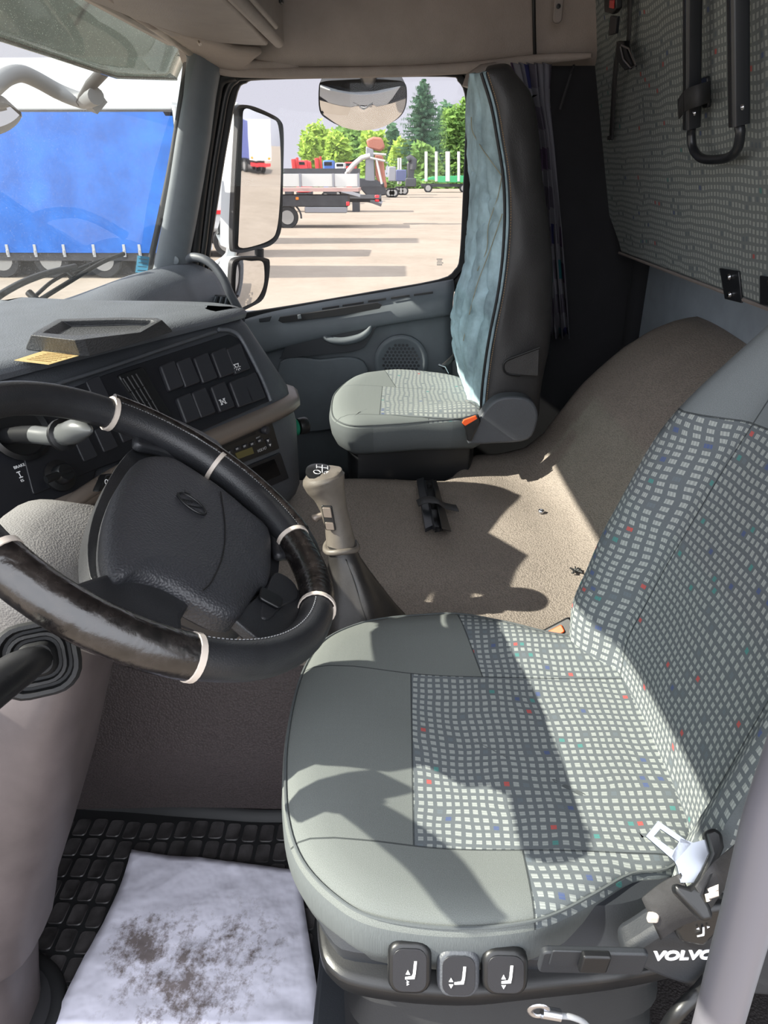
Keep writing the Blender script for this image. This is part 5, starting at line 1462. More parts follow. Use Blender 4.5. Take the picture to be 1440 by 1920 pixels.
M['tread'] = grain('dusty_tread_rubber', (60, 58, 59), .42, 300, .25, .0008, .3, 30, kind='n')
mb.link('treads', M['tread'], mt)
# collar of the mat round the column foot, with felt inside
col_c = V((.68, .60, .02))
ring = [V((.640 + .105 * cos(a_), .64 + .115 * sin(a_), .014)) for a_ in [2 * pi * k / 36 for k in range(36)]]
link('column_collar', *tube(ring, .014, 10, True), M['black_soft'], mt)
link('collar_felt', *prism([V((.640 + .10 * cos(a_), .64 + .11 * sin(a_), .012)) for a_ in [2 * pi * k / 36 for k in range(36)]], (0, 0, .012)), M['curtain_dark'], mt)
# paper
n = NT('muddy_white_paper')
a = n.noise(7, 4, .6); b = n.noise(38, 6, .75); c = n.noise(120, 4, .7)
gp = n.n('ShaderNodeSeparateXYZ'); n.l(n.obj(), gp.inputs[0])
def blob(cx, cy, r):
    dx = n.math('SUBTRACT', gp.outputs[0], cx); dy = n.math('SUBTRACT', gp.outputs[1], cy)
    d_ = n.math('SQRT', n.math('ADD', n.math('MULTIPLY', dx, dx), n.math('MULTIPLY', dy, dy)))
    return n.math('MAXIMUM', n.math('SUBTRACT', 1.0, n.math('DIVIDE', d_, r)), 0.0)
p1_, p2_, p3_ = at(270, 1775, Z=.02), at(350, 1840, Z=.02), at(440, 1790, Z=.02)
msk = n.math('MAXIMUM', blob(p1_.x, p1_.y, .085), n.math('MAXIMUM', n.math('MULTIPLY', blob(p2_.x, p2_.y, .16), .75), n.math('MULTIPLY', blob(p3_.x, p3_.y, .13), .6)))
ff_ = n.math('ADD', n.math('MULTIPLY', b.outputs[0], .9), n.math('ADD', n.math('MULTIPLY', msk, .30), n.math('MULTIPLY', c.outputs[0], .22)))
dirt = n.ramp(ff_, [(.64, 0.0), (.82, 1.0)])
dirt = n.math('MULTIPLY', dirt, n.math('MINIMUM', n.math('MULTIPLY', msk, 3.0), 1.0))
n.bsdf(n.mix(n.math('MULTIPLY', dirt, .85), L((198, 197, 210)), L((84, 70, 60))), .85, 0, .2, n.math('ADD', a.outputs[0], n.math('MULTIPLY', n.noise(16, 2, .5).outputs[0], .6)), .5, .02)
M['paper'] = n.m
pc_ = [at(248, 1599, Z=.018), at(560, 1634, Z=.018), at(606, 1930, Z=.018), at(104, 1930, Z=.018)]
v = []; f = []; N_ = 26
for i in range(N_ + 1):
    for k in range(N_ + 1):
        s_, t = i / N_, k / N_
        p = pc_[0].lerp(pc_[1], s_).lerp(pc_[3].lerp(pc_[2], s_), t)
        p = p + V((0, 0, .003 + .007 * abs(noise.noise(V((p.x * 9, p.y * 9, 2)))) + .004 * abs(noise.noise(V((p.x * 25, p.y * 25, 5))))))
        if s_ < .15: p.y -= (.006 * sin(t * 5))
        v.append(p)
for i in range(N_):
    for k in range(N_): a_ = i * (N_ + 1) + k; f.append((a_, a_ + 1, a_ + N_ + 2, a_ + N_ + 1))
o = link('paper_mat', v, f, M['paper'], solid=.0004, off=0); tag(o, 'white paper floor sheet with muddy shoe marks lying on the rubber mat', 'paper')
# grab handle on the A pillar
gh = [at(355, 486, X=2.42), at(362, 482, X=2.38), at(382, 486, X=2.36), at(402, 500, X=2.35), (at(420, 525, X=2.34)), at(432, 552, X=2.34), at(448, 582, X=2.36), at(452, 600, X=2.40)]
o = link('grab_handle', *tube(cr(gh, 6), .0135, 14), M['dash']); tag(o, 'curved charcoal grab handle from the far windscreen pillar to the dash', 'handle')
# near grab rail of the driver's doorway, seen blurred at the bottom right
gr = [at(1520, 1330, X=.27), at(1470, 1470, X=.27), at(1440, 1560, X=.268), at(1405, 1700, X=.266), at(1372, 1820, X=.265), at(1340, 1940, X=.265), at(1290, 2120, X=.27), at(1270, 2200, X=.30)]
M['rail'] = plain('grey_painted_rail', (104, 103, 110), .4)
o = link('door_grab_rail', *tube(cr(gr, 6), .0135, 18), M['rail']); tag(o, 'grey tubular grab rail in the driver doorway at the bottom right', 'handrail')
# cable with eyelet and black hose on the floor
cbx = empty('ground_cable', at(1040, 1905, Z=.30), 'thin grey cable with a metal eyelet near the seat base at the bottom', 'cable')
ce = at(1010, 1896, X=.40)
link('eyelet', *tube([ce + V((0, .008 * cos(a_), .008 * sin(a_))) for a_ in [2 * pi * k / 20 for k in range(20)]], .003, 8, True, flat=((1, 0, 0), .5)), M['steel'], cbx)
link('crimp', *tube([at(1016, 1898, X=.40), at(1050, 1904, X=.40)], .0055, 10), M['steel'], cbx)
link('cable', *tube(cr([at(1048, 1904, X=.40), at(1075, 1908, X=.40), at(1100, 1922, X=.40), at(1115, 1960, X=.40), at(1125, 2060, X=.42)], 5), .0028, 8), M['grey_print'], cbx)
hz_ = [at(1345, 1818, X=.43), at(1310, 1860, X=.43), at(1270, 1900, X=.42), at(1240, 1950, X=.42), at(1200, 2050, X=.42)]
o = link('black_hose', *tube(cr(hz_, 5), .007, 10), M['black']); tag(o, 'black hose running down from the rear corner of the driver seat', 'hose')
o = link('release_lever', *tube(cr([at(712, 1900, X=.50), at(712, 1912, X=.50), at(715, 1960, X=.5), at(716, 2060, X=.5)], 4), [.012, .019, .021, .020, .018] + [.010] * 8, 14), M['black']); tag(o, 'round black knob of a lever standing below the driver seat controls', 'lever')
# stickers on the windscreen
def onws(u_, v_, o_=.004):
    # nearest windscreen point along the pixel ray
    best = None
    d = FW + RT * ((u_ - 720) / FPX) + UP * ((960 - v_) / FPX)
    lo, hi = .3, 4.0
    for _ in range(50):
        m_ = (lo + hi) / 2; p = CAM + d * m_; t = (p.z - .72) / .86; s_ = ws(p.x, t)
        if p.y < s_.y: lo = m_
        else: hi = m_
    return CAM + d * lo + V((0, -o_, 0))
def sticker(px, name, mat, label, lines):
    q_ = [onws(u_, v_) for u_, v_ in px]
    o_ = link(name, *prism(q_, (0, .001, 0)), mat, smooth=False); tag(o_, label, 'sticker')
    mb = MB()
    for k in range(lines):
        t = (k + .7) / (lines + .4)
        a_ = q_[0].lerp(q_[3], t).lerp(q_[1].lerp(q_[2], t), .12); b_ = q_[0].lerp(q_[3], t).lerp(q_[1].lerp(q_[2], t), .85)
        mb.add(prism([a_, b_, b_ + V((0, 0, -.0022)), a_ + V((0, 0, -.0022))], (0, -.0006, 0)))
    mb.link('printed_lines', M['grey_print'], o_, smooth=False)
def trans(name, rgb):
    n = NT(name); d_ = n.n('ShaderNodeBsdfDiffuse'); d_.inputs[0].default_value = L(rgb); t_ = n.n('ShaderNodeBsdfTranslucent'); t_.inputs[0].default_value = L(rgb)
    m_ = n.n('ShaderNodeMixShader'); m_.inputs[0].default_value = .6; n.l(d_.outputs[0], m_.inputs[1]); n.l(t_.outputs[0], m_.inputs[2]); n.l(m_.outputs[0], n.out.inputs[0]); return n.m
sticker([(256, 479), (278, 482), (274, 512), (252, 511)], 'blue_sticker', trans('pale_blue_film', (140, 180, 198)), 'pale blue sticker low on the windscreen by the far pillar', 4)
sticker([(214, 554), (232, 553), (227, 575), (210, 577)], 'purple_sticker', trans('lilac_film', (172, 150, 200)), 'small lilac sticker at the foot of the windscreen', 2)
sticker([(234, 564), (252, 560), (249, 570), (231, 574)], 'white_sticker', trans('white_film', (225, 228, 235)), 'small white printed sticker right of the lilac one', 2)
# ------------------------------------------------------------------ outside: wiper, visor, mirrors
wi = empty('windscreen_wiper', (1.3, 1.05, .80), 'black windscreen wiper resting low on the glass outside', 'wiper')
def owp(u_, v_, o_=.03): return onws(u_, v_, -o_)
link('wiper_arm', *tube(cr([owp(-20, 740, .05), owp(2, 640, .05), owp(22, 572, .05), owp(60, 540, .05), owp(110, 516, .045), owp(165, 500, .035)], 5), .0085, 8), M['black'], wi)
link('wiper_blade', *tube(cr([owp(34, 602, .015), owp(80, 566, .014), owp(140, 528, .014), owp(200, 492, .014), owp(240, 476, .014)], 5), .0065, 8, flat=((1, 0, 0), .6)), M['black_soft'], wi)
link('blade_carrier', *tube(cr([owp(50, 584, .03), owp(90, 556, .035), owp(130, 524, .038), owp(185, 497, .03), owp(220, 482, .02)], 5), .005, 8), M['black'], wi)
for a_, b_ in (((82, 562), (86, 548)), ((150, 520), (150, 506))):
    link('wiper_joint', *tube([owp(*a_, .02), owp(*b_, .045)], .010, 8), M['black'], wi)
# smoked sun visor over the windscreen
vs = empty('sun_visor', (1.4, .95, 1.55), 'smoked green exterior sun visor above the windscreen', 'visor')
net = []
for i in range(9):
    x_ = .1 + 2.68 * i / 8; e_ = (x_ - 1.35) / 1.18
    y0 = .78 - .14 * e_ * e_
    drop = .05 * smoothstep(2.0, 2.5, x_)
    net.append([V((x_, y0, 1.66)), V((x_, y0 + .08, 1.61)), V((x_, y0 + .15, 1.54)), V((x_, y0 + .19, 1.48 - .035 * math.exp(-((x_ - 2.35) / .22) ** 2)))])
link('visor_panel', *grid(net, 3, 4), M['visor'], vs, solid=.004, off=0)
link('visor_lip', *tube([r[3] for r in net], .005, 6), M['visor'], vs)
for x_ in (.3, 1.3, 2.2):
    e_ = (x_ - 1.35) / 1.18
    link('visor_bracket', *tube([V((x_, .76 - .14 * e_ * e_, 1.66)), V((x_, .95 - .14 * e_ * e_, 1.56))], .008, 6), M['rail'], vs)
# front kerb mirror on its bent arm
M['mirror_shell'] = plain('grey_mirror_shell', (96, 98, 100), .5)
fm = empty('front_mirror', at(0, 215, Y=1.25), 'grey front mirror on a bent arm outside the windscreen', 'mirror')
ma = [at(-40, 190, Y=1.25), at(-8, 160, Y=1.25), at(15, 143, Y=1.25), at(40, 138, Y=1.24), at(70, 150, Y=1.22), at(110, 172, Y=1.18), at(145, 186, Y=1.12), at(160, 188, Y=1.08), at(180, 180, Y=1.0)]
link('mirror_arm', *tube(cr(ma, 6), .026, 14), M['mirror_shell'], fm)
link('arm_base', *tube([at(162, 182, Y=1.10), at(182, 190, Y=1.05)], .040, 4), M['mirror_shell'], fm)
link('arm_strut', *tube([at(152, 192, Y=1.10), at(170, 160, Y=1.02), at(196, 132, Y=.92)], .018, 8), M['black_soft'], fm)
sh_ = [(-80, 190), (-30, 178), (0, 178), (22, 195), (40, 215), (30, 235), (0, 252), (-60, 262)]
q_ = cr([at(u_, v_, Y=1.26) for u_, v_ in sh_], 4, True)
link('mirror_shell', *loft([[p + V((0, .10, 0)) for p in inset(q_, .04, (0, 1, 0))], [p + V((0, .06, 0)) for p in inset(q_, .01, (0, 1, 0))], q_, [p + V((0, -.008, 0)) for p in inset(q_, .01, (0, 1, 0))]]), M['mirror_shell'], fm, bevel=.004)
link('mirror_glass', *prism([p + V((0, -.009, 0)) for p in inset(q_, .022, (0, 1, 0))], (0, -.002, 0)), M['mirror'], fm)

# side mirrors beyond the passenger door
def mirror_unit(parent, px, X0, yaw, pitch, bulge, px_shell):
    """glass faces back to the driver; outline from the rim"""
    nn_ = V((-cos(radians(yaw)), -sin(radians(yaw)), sin(radians(pitch)))).normalized()
    C0 = at(sum(p[0] for p in px) / len(px), sum(p[1] for p in px) / len(px), X=X0)
    H = lambda u_, v_, o_=0: hit(u_, v_, C0 + nn_ * o_, nn_)
    so = cr([H(u_, v_) for u_, v_ in px_shell], 4, True)
    link('mirror_back', *loft([[p - nn_ * .13 for p in inset(so, .05, nn_)], [p - nn_ * .09 for p in inset(so, .015, nn_)], [p - nn_ * .022 for p in inset(so, .003, nn_)]]), M['white_shell'], parent)
    link('mirror_rim', *loft([[p - nn_ * .022 for p in so], so, [p - nn_ * .004 for p in inset(so, .010, nn_)], [p - nn_ * .012 for p in inset(so, .014, nn_)]]), M['black_soft'], parent, bevel=0)
    gi = cr([H(u_, v_, -.003) for u_, v_ in px], 4, True)
    c_ = sum(gi, V((0, 0, 0))) / len(gi)
    R_ = max((p - c_).length for p in gi)
    rings_ = []
    for t in (1, .85, .7, .5, .3, .12):
        rings_.append([c_.lerp(p, t) + nn_ * (bulge * (1 - ((c_.lerp(p, t) - c_).length / R_) ** 2)) for p in gi])
    v, f = loft(rings_, False); k_ = len(v); v.append(c_ + nn_ * bulge); m_ = 5 * len(gi)
    f += [(m_ + i, m_ + (i + 1) % len(gi), k_) for i in range(len(gi))]
    link('mirror_glass', v, f, M['mirror'], parent)
    return C0, nn_
M['white_shell'] = plain('pale_mirror_housing', (176, 180, 182), .45)
dm = empty('door_mirror', at(470, 340, X=2.85), 'tall grey-backed door mirror with wide-angle mirror below, outside the passenger window', 'mirror')
MYAW, MPIT = 38, 0
mirror_unit(dm, [(458, 205), (480, 210), (508, 222), (521, 236), (525, 300), (523, 380), (518, 430), (508, 448), (480, 460), (450, 464), (447, 440), (450, 340), (454, 240)], 2.86, 51, -3.1, .006,
            [(445, 200), (470, 198), (505, 212), (526, 226), (532, 250), (531, 330), (529, 410), (524, 442), (508, 460), (480, 468), (446, 474), (436, 455), (440, 340), (446, 230)])
dm2 = dm
mirror_unit(dm, [(446, 492), (470, 489), (490, 490), (494, 505), (492, 535), (480, 560), (462, 572), (446, 576), (440, 540)], 2.86, 51, -8, .010,
            [(440, 487), (470, 482), (498, 484), (506, 492), (503, 530), (494, 560), (474, 574), (446, 584), (434, 560), (434, 510)])
hous = cr([at(u_, v_, X=2.92) for u_, v_ in ((440, 192), (452, 215), (448, 330), (442, 440), (442, 475), (432, 560), (440, 590), (420, 600), (395, 560), (386, 510), (420, 480), (425, 440), (428, 330), (432, 240))], 4, True)
M['white_shell'] = plain('pale_mirror_housing', (176, 180, 182), .45)
link('mirror_housing', *prism([p for p in hous], (.12, .02, 0)), M['white_shell'], dm, bevel=.015, bseg=3)
link('mirror_stem', *tube([at(486, 466, X=2.92), at(486, 486, X=2.92)], .018, 10), M['black_soft'], dm)
link('mirror_bracket', *tube([at(420, 590, X=2.86), at(400, 560, X=2.80), at(386, 520, X=2.70), at(384, 500, X=2.58)], .03, 10), M['mirror_shell'], dm)
# kerb mirror above the window
km = empty('kerb_mirror', at(680, 180, X=2.95), 'wide rounded kerb mirror hanging outside above the passenger window', 'mirror')
kpx = [(600, 165), (606, 157), (640, 158), (690, 164), (730, 160), (756, 160), (761, 172), (758, 200), (745, 218), (718, 233), (680, 239), (645, 234), (618, 220), (602, 205)]
spx = [(598, 162), (606, 153), (640, 150), (690, 148), (735, 150), (757, 154), (763, 170), (761, 200), (748, 221), (720, 236), (680, 243), (643, 238), (614, 224), (599, 207)]
nn_ = V((-.757, -.03, -.655)).normalized(); C0 = at(680, 195, X=2.95)
so = cr([hit(u_, v_, C0, nn_) for u_, v_ in spx], 4, True)
link('mirror_shell', *loft([[p - nn_ * .10 for p in inset(so, .05, nn_)], [p - nn_ * .07 for p in inset(so, .02, nn_)], so, [p - nn_ * .003 for p in inset(so, .006, nn_)]]), M['black_soft'], km)
gi = cr([hit(u_, v_, C0, nn_) for u_, v_ in kpx], 4, True); c_ = sum(gi, V((0, 0, 0))) / len(gi); R_ = max((p - c_).length for p in gi)
rings = [[c_.lerp(p, t) + nn_ * (.002 + .022 * (1 - ((c_.lerp(p, t) - c_).length / R_) ** 2)) for p in gi] for t in (1, .85, .7, .5, .3, .12)]
v, f = loft(rings, False); k_ = len(v); v.append(c_ + nn_ * .037); m_ = 5 * len(gi); f += [(m_ + i, m_ + (i + 1) % len(gi), k_) for i in range(len(gi))]
link('mirror_glass', v, f, M['mirror'], km)
link('mirror_mount', *tube([at(690, 150, X=2.95) + V((.05, 0, 0)), at(690, 130, X=2.75), at(690, 100, X=2.62)], .03, 10), M['black'], km)

# ------------------------------------------------------------------ vehicles outside
M['tarp_blue'] = None
n = NT('blue_tarpaulin'); a = n.noise(1.2, 4, .6); n.bsdf(n.ramp(a.outputs[0], [(.3, L((4, 74, 150))), (.7, L((12, 96, 182)))]), .55, 0, .4); M['tarp_blue'] = n.m
M['tarp_white'] = plain('white_tarpaulin', (190, 192, 192), .6)
M['chassis'] = grain('dark_chassis_paint', (44, 44, 48), .6, 30, .2, .01, .2, 3)
M['tyre'] = plain('tyre_rubber', (30, 30, 32), .85)
M['hubm'] = plain('dusty_wheel_rim', (135, 133, 130), .5, .3)
M['alu'] = plain('weathered_aluminium', (178, 176, 172), .5, .3)
M['red'] = plain('red_machine_paint', (176, 34, 34), .45)
M['bluep'] = plain('blue_machine_paint', (44, 82, 150), .45)
M['greenp'] = plain('green_trailer_paint', (48, 150, 92), .5)
M['navy'] = plain('navy_tarpaulin', (62, 70, 128), .6)
M['greyp'] = plain('grey_machine_paint', (118, 118, 122), .5)
M['amber'] = plain('amber_reflector', (235, 120, 30), .4)
M['redl'] = plain('red_lamp', (215, 40, 48), .35)
def wheel(parent, c_, ax_, r=.5, w=.30):
    ax_ = V(ax_)
    o_ = link('wheel', *lathe(V(c_) - ax_ * w / 2, ax_, [(r * .62, 0), (r * .95, 0), (r, .04), (r, w - .04), (r * .95, w), (r * .62, w)], 28), M['tyre'], parent)
    link('wheel_rim', *lathe(V(c_) - ax_ * (w / 2 + .01), ax_, [(r * .62, 0), (r * .56, .03), (r * .5, .10), (r * .25, .10), (r * .22, .02), (0, .02)], 24), M['hubm'], o_)
    return o_
# blue curtain-sided trailer ahead (side faces us)
TX = 20.6
tb = empty('curtain_trailer', (TX + 1.2, 10, GZ), 'long blue curtain-sided trailer parked across, seen through the windscreen', 'trailer')
def BX(p, s, name, mat, par, **k): return link(name, *box(p, s), mat, par, **k)
y0, y1 = at(333, 300, X=TX).y, 19.5
zt, zb = at(160, 210, X=TX).z, at(160, 474, X=TX).z
yc = (y0 + y1) / 2; ly = y1 - y0
N_ = 60; v = []; f = []
for i in range(N_ + 1):
    for k in range(9):
        yy = y0 + ly * i / N_; z_ = zb + (zt - zb) * k / 8
        v.append(V((TX - .04 * abs(sin(i * .52)) * sin(pi * k / 8) - .02, yy, z_)))
for i in range(N_):
    for k in range(8): a_ = i * 9 + k; f.append((a_, a_ + 1, a_ + 10, a_ + 9))
link('side_curtain', v, f, M['tarp_blue'], tb)
BX((TX + 1.25, yc, zt + .16), (2.5, ly, .26), 'roof_rail', M['tarp_white'], tb, bevel=.06)
BX((TX + 1.27, yc, (zt + zb) / 2), (2.42, ly - .1, zt - zb - .02), 'cargo_body', M['tarp_white'], tb)
BX((TX + .01, yc, zt - .02), (.06, ly, .14), 'dark_pelmet', M['chassis'], tb)
BX((TX + 1.25, yc, zb - .10), (2.45, ly, .22), 'floor_frame', M['chassis'], tb)
BX((TX + 1.25, y0 - .03, (zt + zb) / 2), (2.5, .08, zt - zb + .3), 'rear_doors', M['tarp_white'], tb, bevel=.02)
BX((TX + 1.25, yc, zb - .45), (1.0, ly * .8, .5), 'chassis_beam', M['chassis'], tb)
for u_ in (14, 66, 120, 176, 233, 262):
    p = at(u_, 470, X=TX - .05)
    s_ = BX(p, (.03, .07, .32), 'curtain_strap', M['grey_print'], tb); BX(p + V((-.02, .01, -.05)), (.03, .05, .12), 'strap_buckle', M['steel'], s_)
for u_ in (197, 120 - 20, 8):
    p = at(u_, 500, X=TX + .15); wheel(tb, (TX + .22, p.y, GZ + .5), (1, 0, 0))
BX((TX + .4, at(20, 500, X=TX).y, GZ + .65), (.5, 1.8, .45), 'side_box', M['chassis'], tb, bevel=.03)
BX((TX + .15, at(80, 500, X=TX).y, GZ + .62), (.08, 2.6, .10), 'side_guard', M['alu'], tb)
# tall white trailer beyond it, behind the blue one
wt = empty('white_trailer', (30, 8, GZ), 'tall white trailer roof showing above the blue curtain trailer', 'trailer')
yA, yB = at(345, 160, X=31).y, 32
BX((32, (yA + yB) / 2, (5.2 + GZ) / 2 + 0.3), (2.4, yB - yA, 5.2 - GZ - 1.0), 'body', M['tarp_white'], wt, bevel=.08)
BX((32, (yA + yB) / 2, GZ + .75), (1.2, (yB - yA) * .9, .5), 'chassis_beam', M['chassis'], wt)
for k in range(3): wheel(wt, (31, yA + 2 + 1.4 * k, GZ + .5), (1, 0, 0))
# white cab glimpsed between mirror and pillar
wc_ = empty('parked_lorry', (24, 8.0, GZ), 'white lorry with red stripe glimpsed between the window frame and the mirror housing', 'lorry')
p = at(402, 420, X=26); 
BX((27.2, p.y + .4, GZ + 2.0), (2.4, 2.6, 2.4), 'cab', M['tarp_white'], wc_, bevel=.15)
BX((25.98, p.y + .4, GZ + 1.45), (.03, 2.4, .12), 'red_stripe', M['redl'], wc_)
BX((27.2, p.y + .4, GZ + .7), (2.2, 2.4, .5), 'bumper', M['chassis'], wc_, bevel=.05)
for s in (-1, 1): wheel(wc_, (26.1, p.y + .4 + .8 * s, GZ + .5), (1, 0, 0))
# flatbed with dropsides
def FX(u_, v_, x_): return at(u_, v_, X=x_)
X1 = 40.0
fb_ = empty('flatbed_lorry', FX(600, 400, X1) * 1, 'dropside flatbed lorry with grey aluminium boards across the yard', 'lorry')
fb_.location.z = GZ
yl, yr = FX(430, 340, X1).y, FX(672, 340, X1).y
z1, z0 = FX(600, 326, X1).z, FX(600, 350, X1).z
for a_, b_ in ((395, 468), (470, 563), (565, 625), (627, 672)):
    ya, yb = FX(a_, 340, X1).y, FX(b_, 340, X1).y
    BX((X1, (ya + yb) / 2, (z0 + z1) / 2), (.06, abs(ya - yb) - .05, z1 - z0), 'dropside', M['alu'], fb_, bevel=.01)
    BX((X1 - .05, yb, (z0 + z1) / 2), (.08, .10, z1 - z0 + .06), 'side_post', M['greyp'], fb_)
zz = FX(600, 356, X1).z
yl = FX(395, 340, X1).y
BX((X1 + 1.2, (yl + yr) / 2, zz), (2.5, abs(yl - yr), .16), 'load_floor', plain('worn_pink_primer', (158, 130, 124), .7), fb_)
BX((X1 + 1.2, (yl + yr) / 2, (z0 + z1) / 2), (.06, abs(yl - yr), z1 - z0), 'load_divider', M['greyp'], fb_)
z2, z3 = FX(600, 366, X1).z, FX(600, 388, X1).z
ya, yb = FX(500, 380, X1).y, FX(652, 380, X1).y
BX((X1 + .9, (ya + yb) / 2, (z2 + z3) / 2), (1.6, abs(ya - yb), z2 - z3), 'underframe', M['chassis'], fb_, bevel=.04)
BX((X1 + .4, FX(610, 388, X1).y, z3 - .15), (.6, 2.2, .3), 'tool_box', M['greyp'], fb_, bevel=.05)
BX((X1 + .05, FX(557, 372, X1).y, FX(557, 372, X1).z), (.04, .14, .12), 'side_marker', M['amber'], fb_)
BX((X1 + .05, FX(652, 380, X1).y, FX(652, 382, X1).z), (.1, .16, .2), 'rear_lamp', M['redl'], fb_, bevel=.03)
wheel(fb_, (X1 + .3, FX(537, 390, X1).y, GZ + .52), (1, 0, 0), .55); wheel(fb_, (X1 + .3, FX(500, 390, X1).y, GZ + .52), (1, 0, 0), .55)
wheel(fb_, (X1 + .3, FX(440, 390, X1).y, GZ + .52), (1, 0, 0), .55)
# mudguard over the rear wheel
q_ = [V((X1 + .25, FX(537, 390, X1).y + .72 * cos(radians(t)), GZ + .52 + .70 * sin(radians(t)))) for t in range(20, 200, 15)]
link('mudguard', *tube(q_, .05, 6, flat=((1, 0, 0), 1)), M['chassis'], fb_)
# sloping tail frame and grey crane folded behind the flatbed
X2 = 43.0
cn = empty('loading_crane', FX(700, 350, X2), 'grey and rust-brown folded loading crane at the tail of the flatbed', 'crane'); cn.location.z = GZ
link('tail_frame', *tube([FX(640, 360, X2), FX(700, 376, X2), FX(716, 382, X2)], .18, 6), M['greyp'], cn)
link('tail_beam', *tube([FX(655, 372, X2), FX(715, 372, X2)], .22, 6), M['chassis'], cn)
BX(FX(707, 372, X2), (.4, .25, .35), 'rear_lamp', M['redl'], cn, bevel=.05)
link('boom', *tube([FX(652, 322, X2), FX(664, 308, X2), FX(678, 296, X2), FX(694, 292, X2)], .13, 8), M['alu'], cn)
link('boom_tip', *tube([FX(648, 326, X2), FX(656, 316, X2)], .07, 8), M['alu'], cn)
link('crane_column', *prism([FX(686, 274, X2), FX(700, 280, X2), FX(703, 340, X2), (FX(684, 342, X2))], (.5, 0, 0)), M['greyp'], cn, bevel=.05)
rust = plain('rust_brown_paint', (140, 84, 66), .7)
link('grapple', *prism([FX(686, 262, X2), FX(700, 256, X2), FX(716, 258, X2), FX(722, 276, X2), FX(712, 284, X2), FX(690, 278, X2)], (.7, 0, 0)), rust, cn, bevel=.1)
link('crane_arm', *prism([FX(702, 288, X2), FX(718, 292, X2), FX(722, 330, X2), FX(726, 352, X2), FX(714, 356, X2), FX(704, 330, X2)], (.6, 0, 0)), rust, cn, bevel=.08)
link('crane_base', *prism([FX(672, 334, X2), FX(722, 340, X2), FX(724, 366, X2), FX(690, 370, X2), FX(674, 352, X2)], (1.0, 0, 0)), M['chassis'], cn, bevel=.06)
for a_ in ((694, 296, 722, 302), (700, 288, 724, 290), (706, 300, 716, 345)):
    link('hydraulic_pipe', *tube([FX(a_[0], a_[1], X2 - .2), FX(a_[2], a_[3], X2 - .2)], .06, 6), M['alu'], cn)
link('outrigger', *tube([FX(690, 368, X2), FX(692, 378, X2)], .12, 8), M['alu'], cn)
# row of machines further back: red posts, blue and red cabs on a dark trailer
X3 = 56.0
lt_ = empty('low_loader', FX(600, 330, X3), 'dark low-loader trailer with red hydraulic ramps behind the flatbed', 'trailer'); lt_.location.z = GZ
ya, yb = FX(532, 320, X3).y, FX(672, 320, X3).y
BX((X3 + 1.2, (ya + yb) / 2, FX(600, 321, X3).z), (2.5, abs(ya - yb), .35), 'deck', M['bluep'] if 0 else M['chassis'], lt_)
for u_ in (536, 620, 665): BX((X3 + 1.2, FX(u_, 320, X3).y, (FX(600, 321, X3).z + GZ) / 2), (1.2, .5, FX(600, 321, X3).z - GZ), 'support', M['chassis'], lt_)
for u_, t_, w_ in ((550, 298, 8), (557, 295, 5), (574, 300, 6), (581, 304, 5), (594, 296, 8), (601, 293, 4)):
    a_, b_ = FX(u_ - w_ / 2, t_, X3), FX(u_ + w_ / 2, 320, X3)
    link('red_ramp', *tube([V((X3 + .5, (a_.y + b_.y) / 2, b_.z)), V((X3 + .5, (a_.y + b_.y) / 2 + .05, a_.z))], w_ * X3 / FPX * .5, 6), M['red'], lt_, bevel=.02)
X4 = 70.0
def small_vehicle(u_, v_, w_, h_, mat, label, cat='lorry', name='parked_lorry', X4=70.0):
    c_ = FX(u_, v_, X4); s_ = X4 / FPX
    e_ = empty(name, (c_.x, c_.y, GZ), label, cat)
    W_, H_ = w_ * s_, h_ * s_
    zc = c_.z
    BX((c_.x + 1.2, c_.y, (zc + GZ + .8) / 2 + H_ / 4), (2.2, W_, max(.5, zc - GZ - .8) + H_ / 2), 'cab', mat, e_, bevel=.15)
    BX((c_.x + .08, c_.y, zc + H_ * .12), (.06, W_ * .75, H_ * .4), 'side_window', M['black_gloss'], e_)
    BX((c_.x + 1.2, c_.y, GZ + .75), (2.2, W_ * 1.1, .5), 'chassis_beam', M['chassis'], e_)
    for s in (-1, 1): wheel(e_, (c_.x + .1, c_.y + W_ * .32 * s, GZ + .45), (1, 0, 0), .45)
small_vehicle(566, 308, 22, 12, M['redl'], 'red cab among the parked machines, behind the low-loader', 'lorry')
small_vehicle(615, 309, 18, 14, M['bluep'], 'blue cab right of the red ramps, behind the low-loader', 'lorry', X4=76)
small_vehicle(637, 311, 16, 10, M['alu'], 'pale cab between the blue and red ones behind the low-loader', 'lorry', X4=82)
small_vehicle(656, 310, 20, 10, M['red'], 'low red machine furthest right behind the low-loader', 'machine', 'parked_machine', 88)
# blue-grey tippers
X5 = 88.0
for (ua, ub, v0, v1, mt_, lab) in ((728, 742, 312, 340, M['greyp'], 'pale grey-blue tipper right of the crane'), (742, 762, 318, 340, plain('slate_blue_paint', (66, 72, 104), .5), 'slate-blue tipper beside the dark loader crane')):
    X5 = 88.0 if ua < 740 else 97.0
    a_, b_ = FX(ua, v0, X5), FX(ub, v1, X5)
    e_ = empty('tipper_lorry', (X5, (a_.y + b_.y) / 2, GZ), lab, 'lorry')
    BX((X5 + 1.2, (a_.y + b_.y) / 2, (a_.z + b_.z) / 2), (2.3, abs(a_.y - b_.y), a_.z - b_.z), 'tipper_body', mt_, e_, bevel=.1)
    BX((X5 + 1.2, (a_.y + b_.y) / 2, GZ + .7), (2, abs(a_.y - b_.y) * 1.05, .5), 'chassis_beam', M['chassis'], e_)
    for s in (-1, 0, 1): wheel(e_, (X5 + .1, (a_.y + b_.y) / 2 + abs(a_.y - b_.y) * .33 * s, GZ + .5), (1, 0, 0), .5)
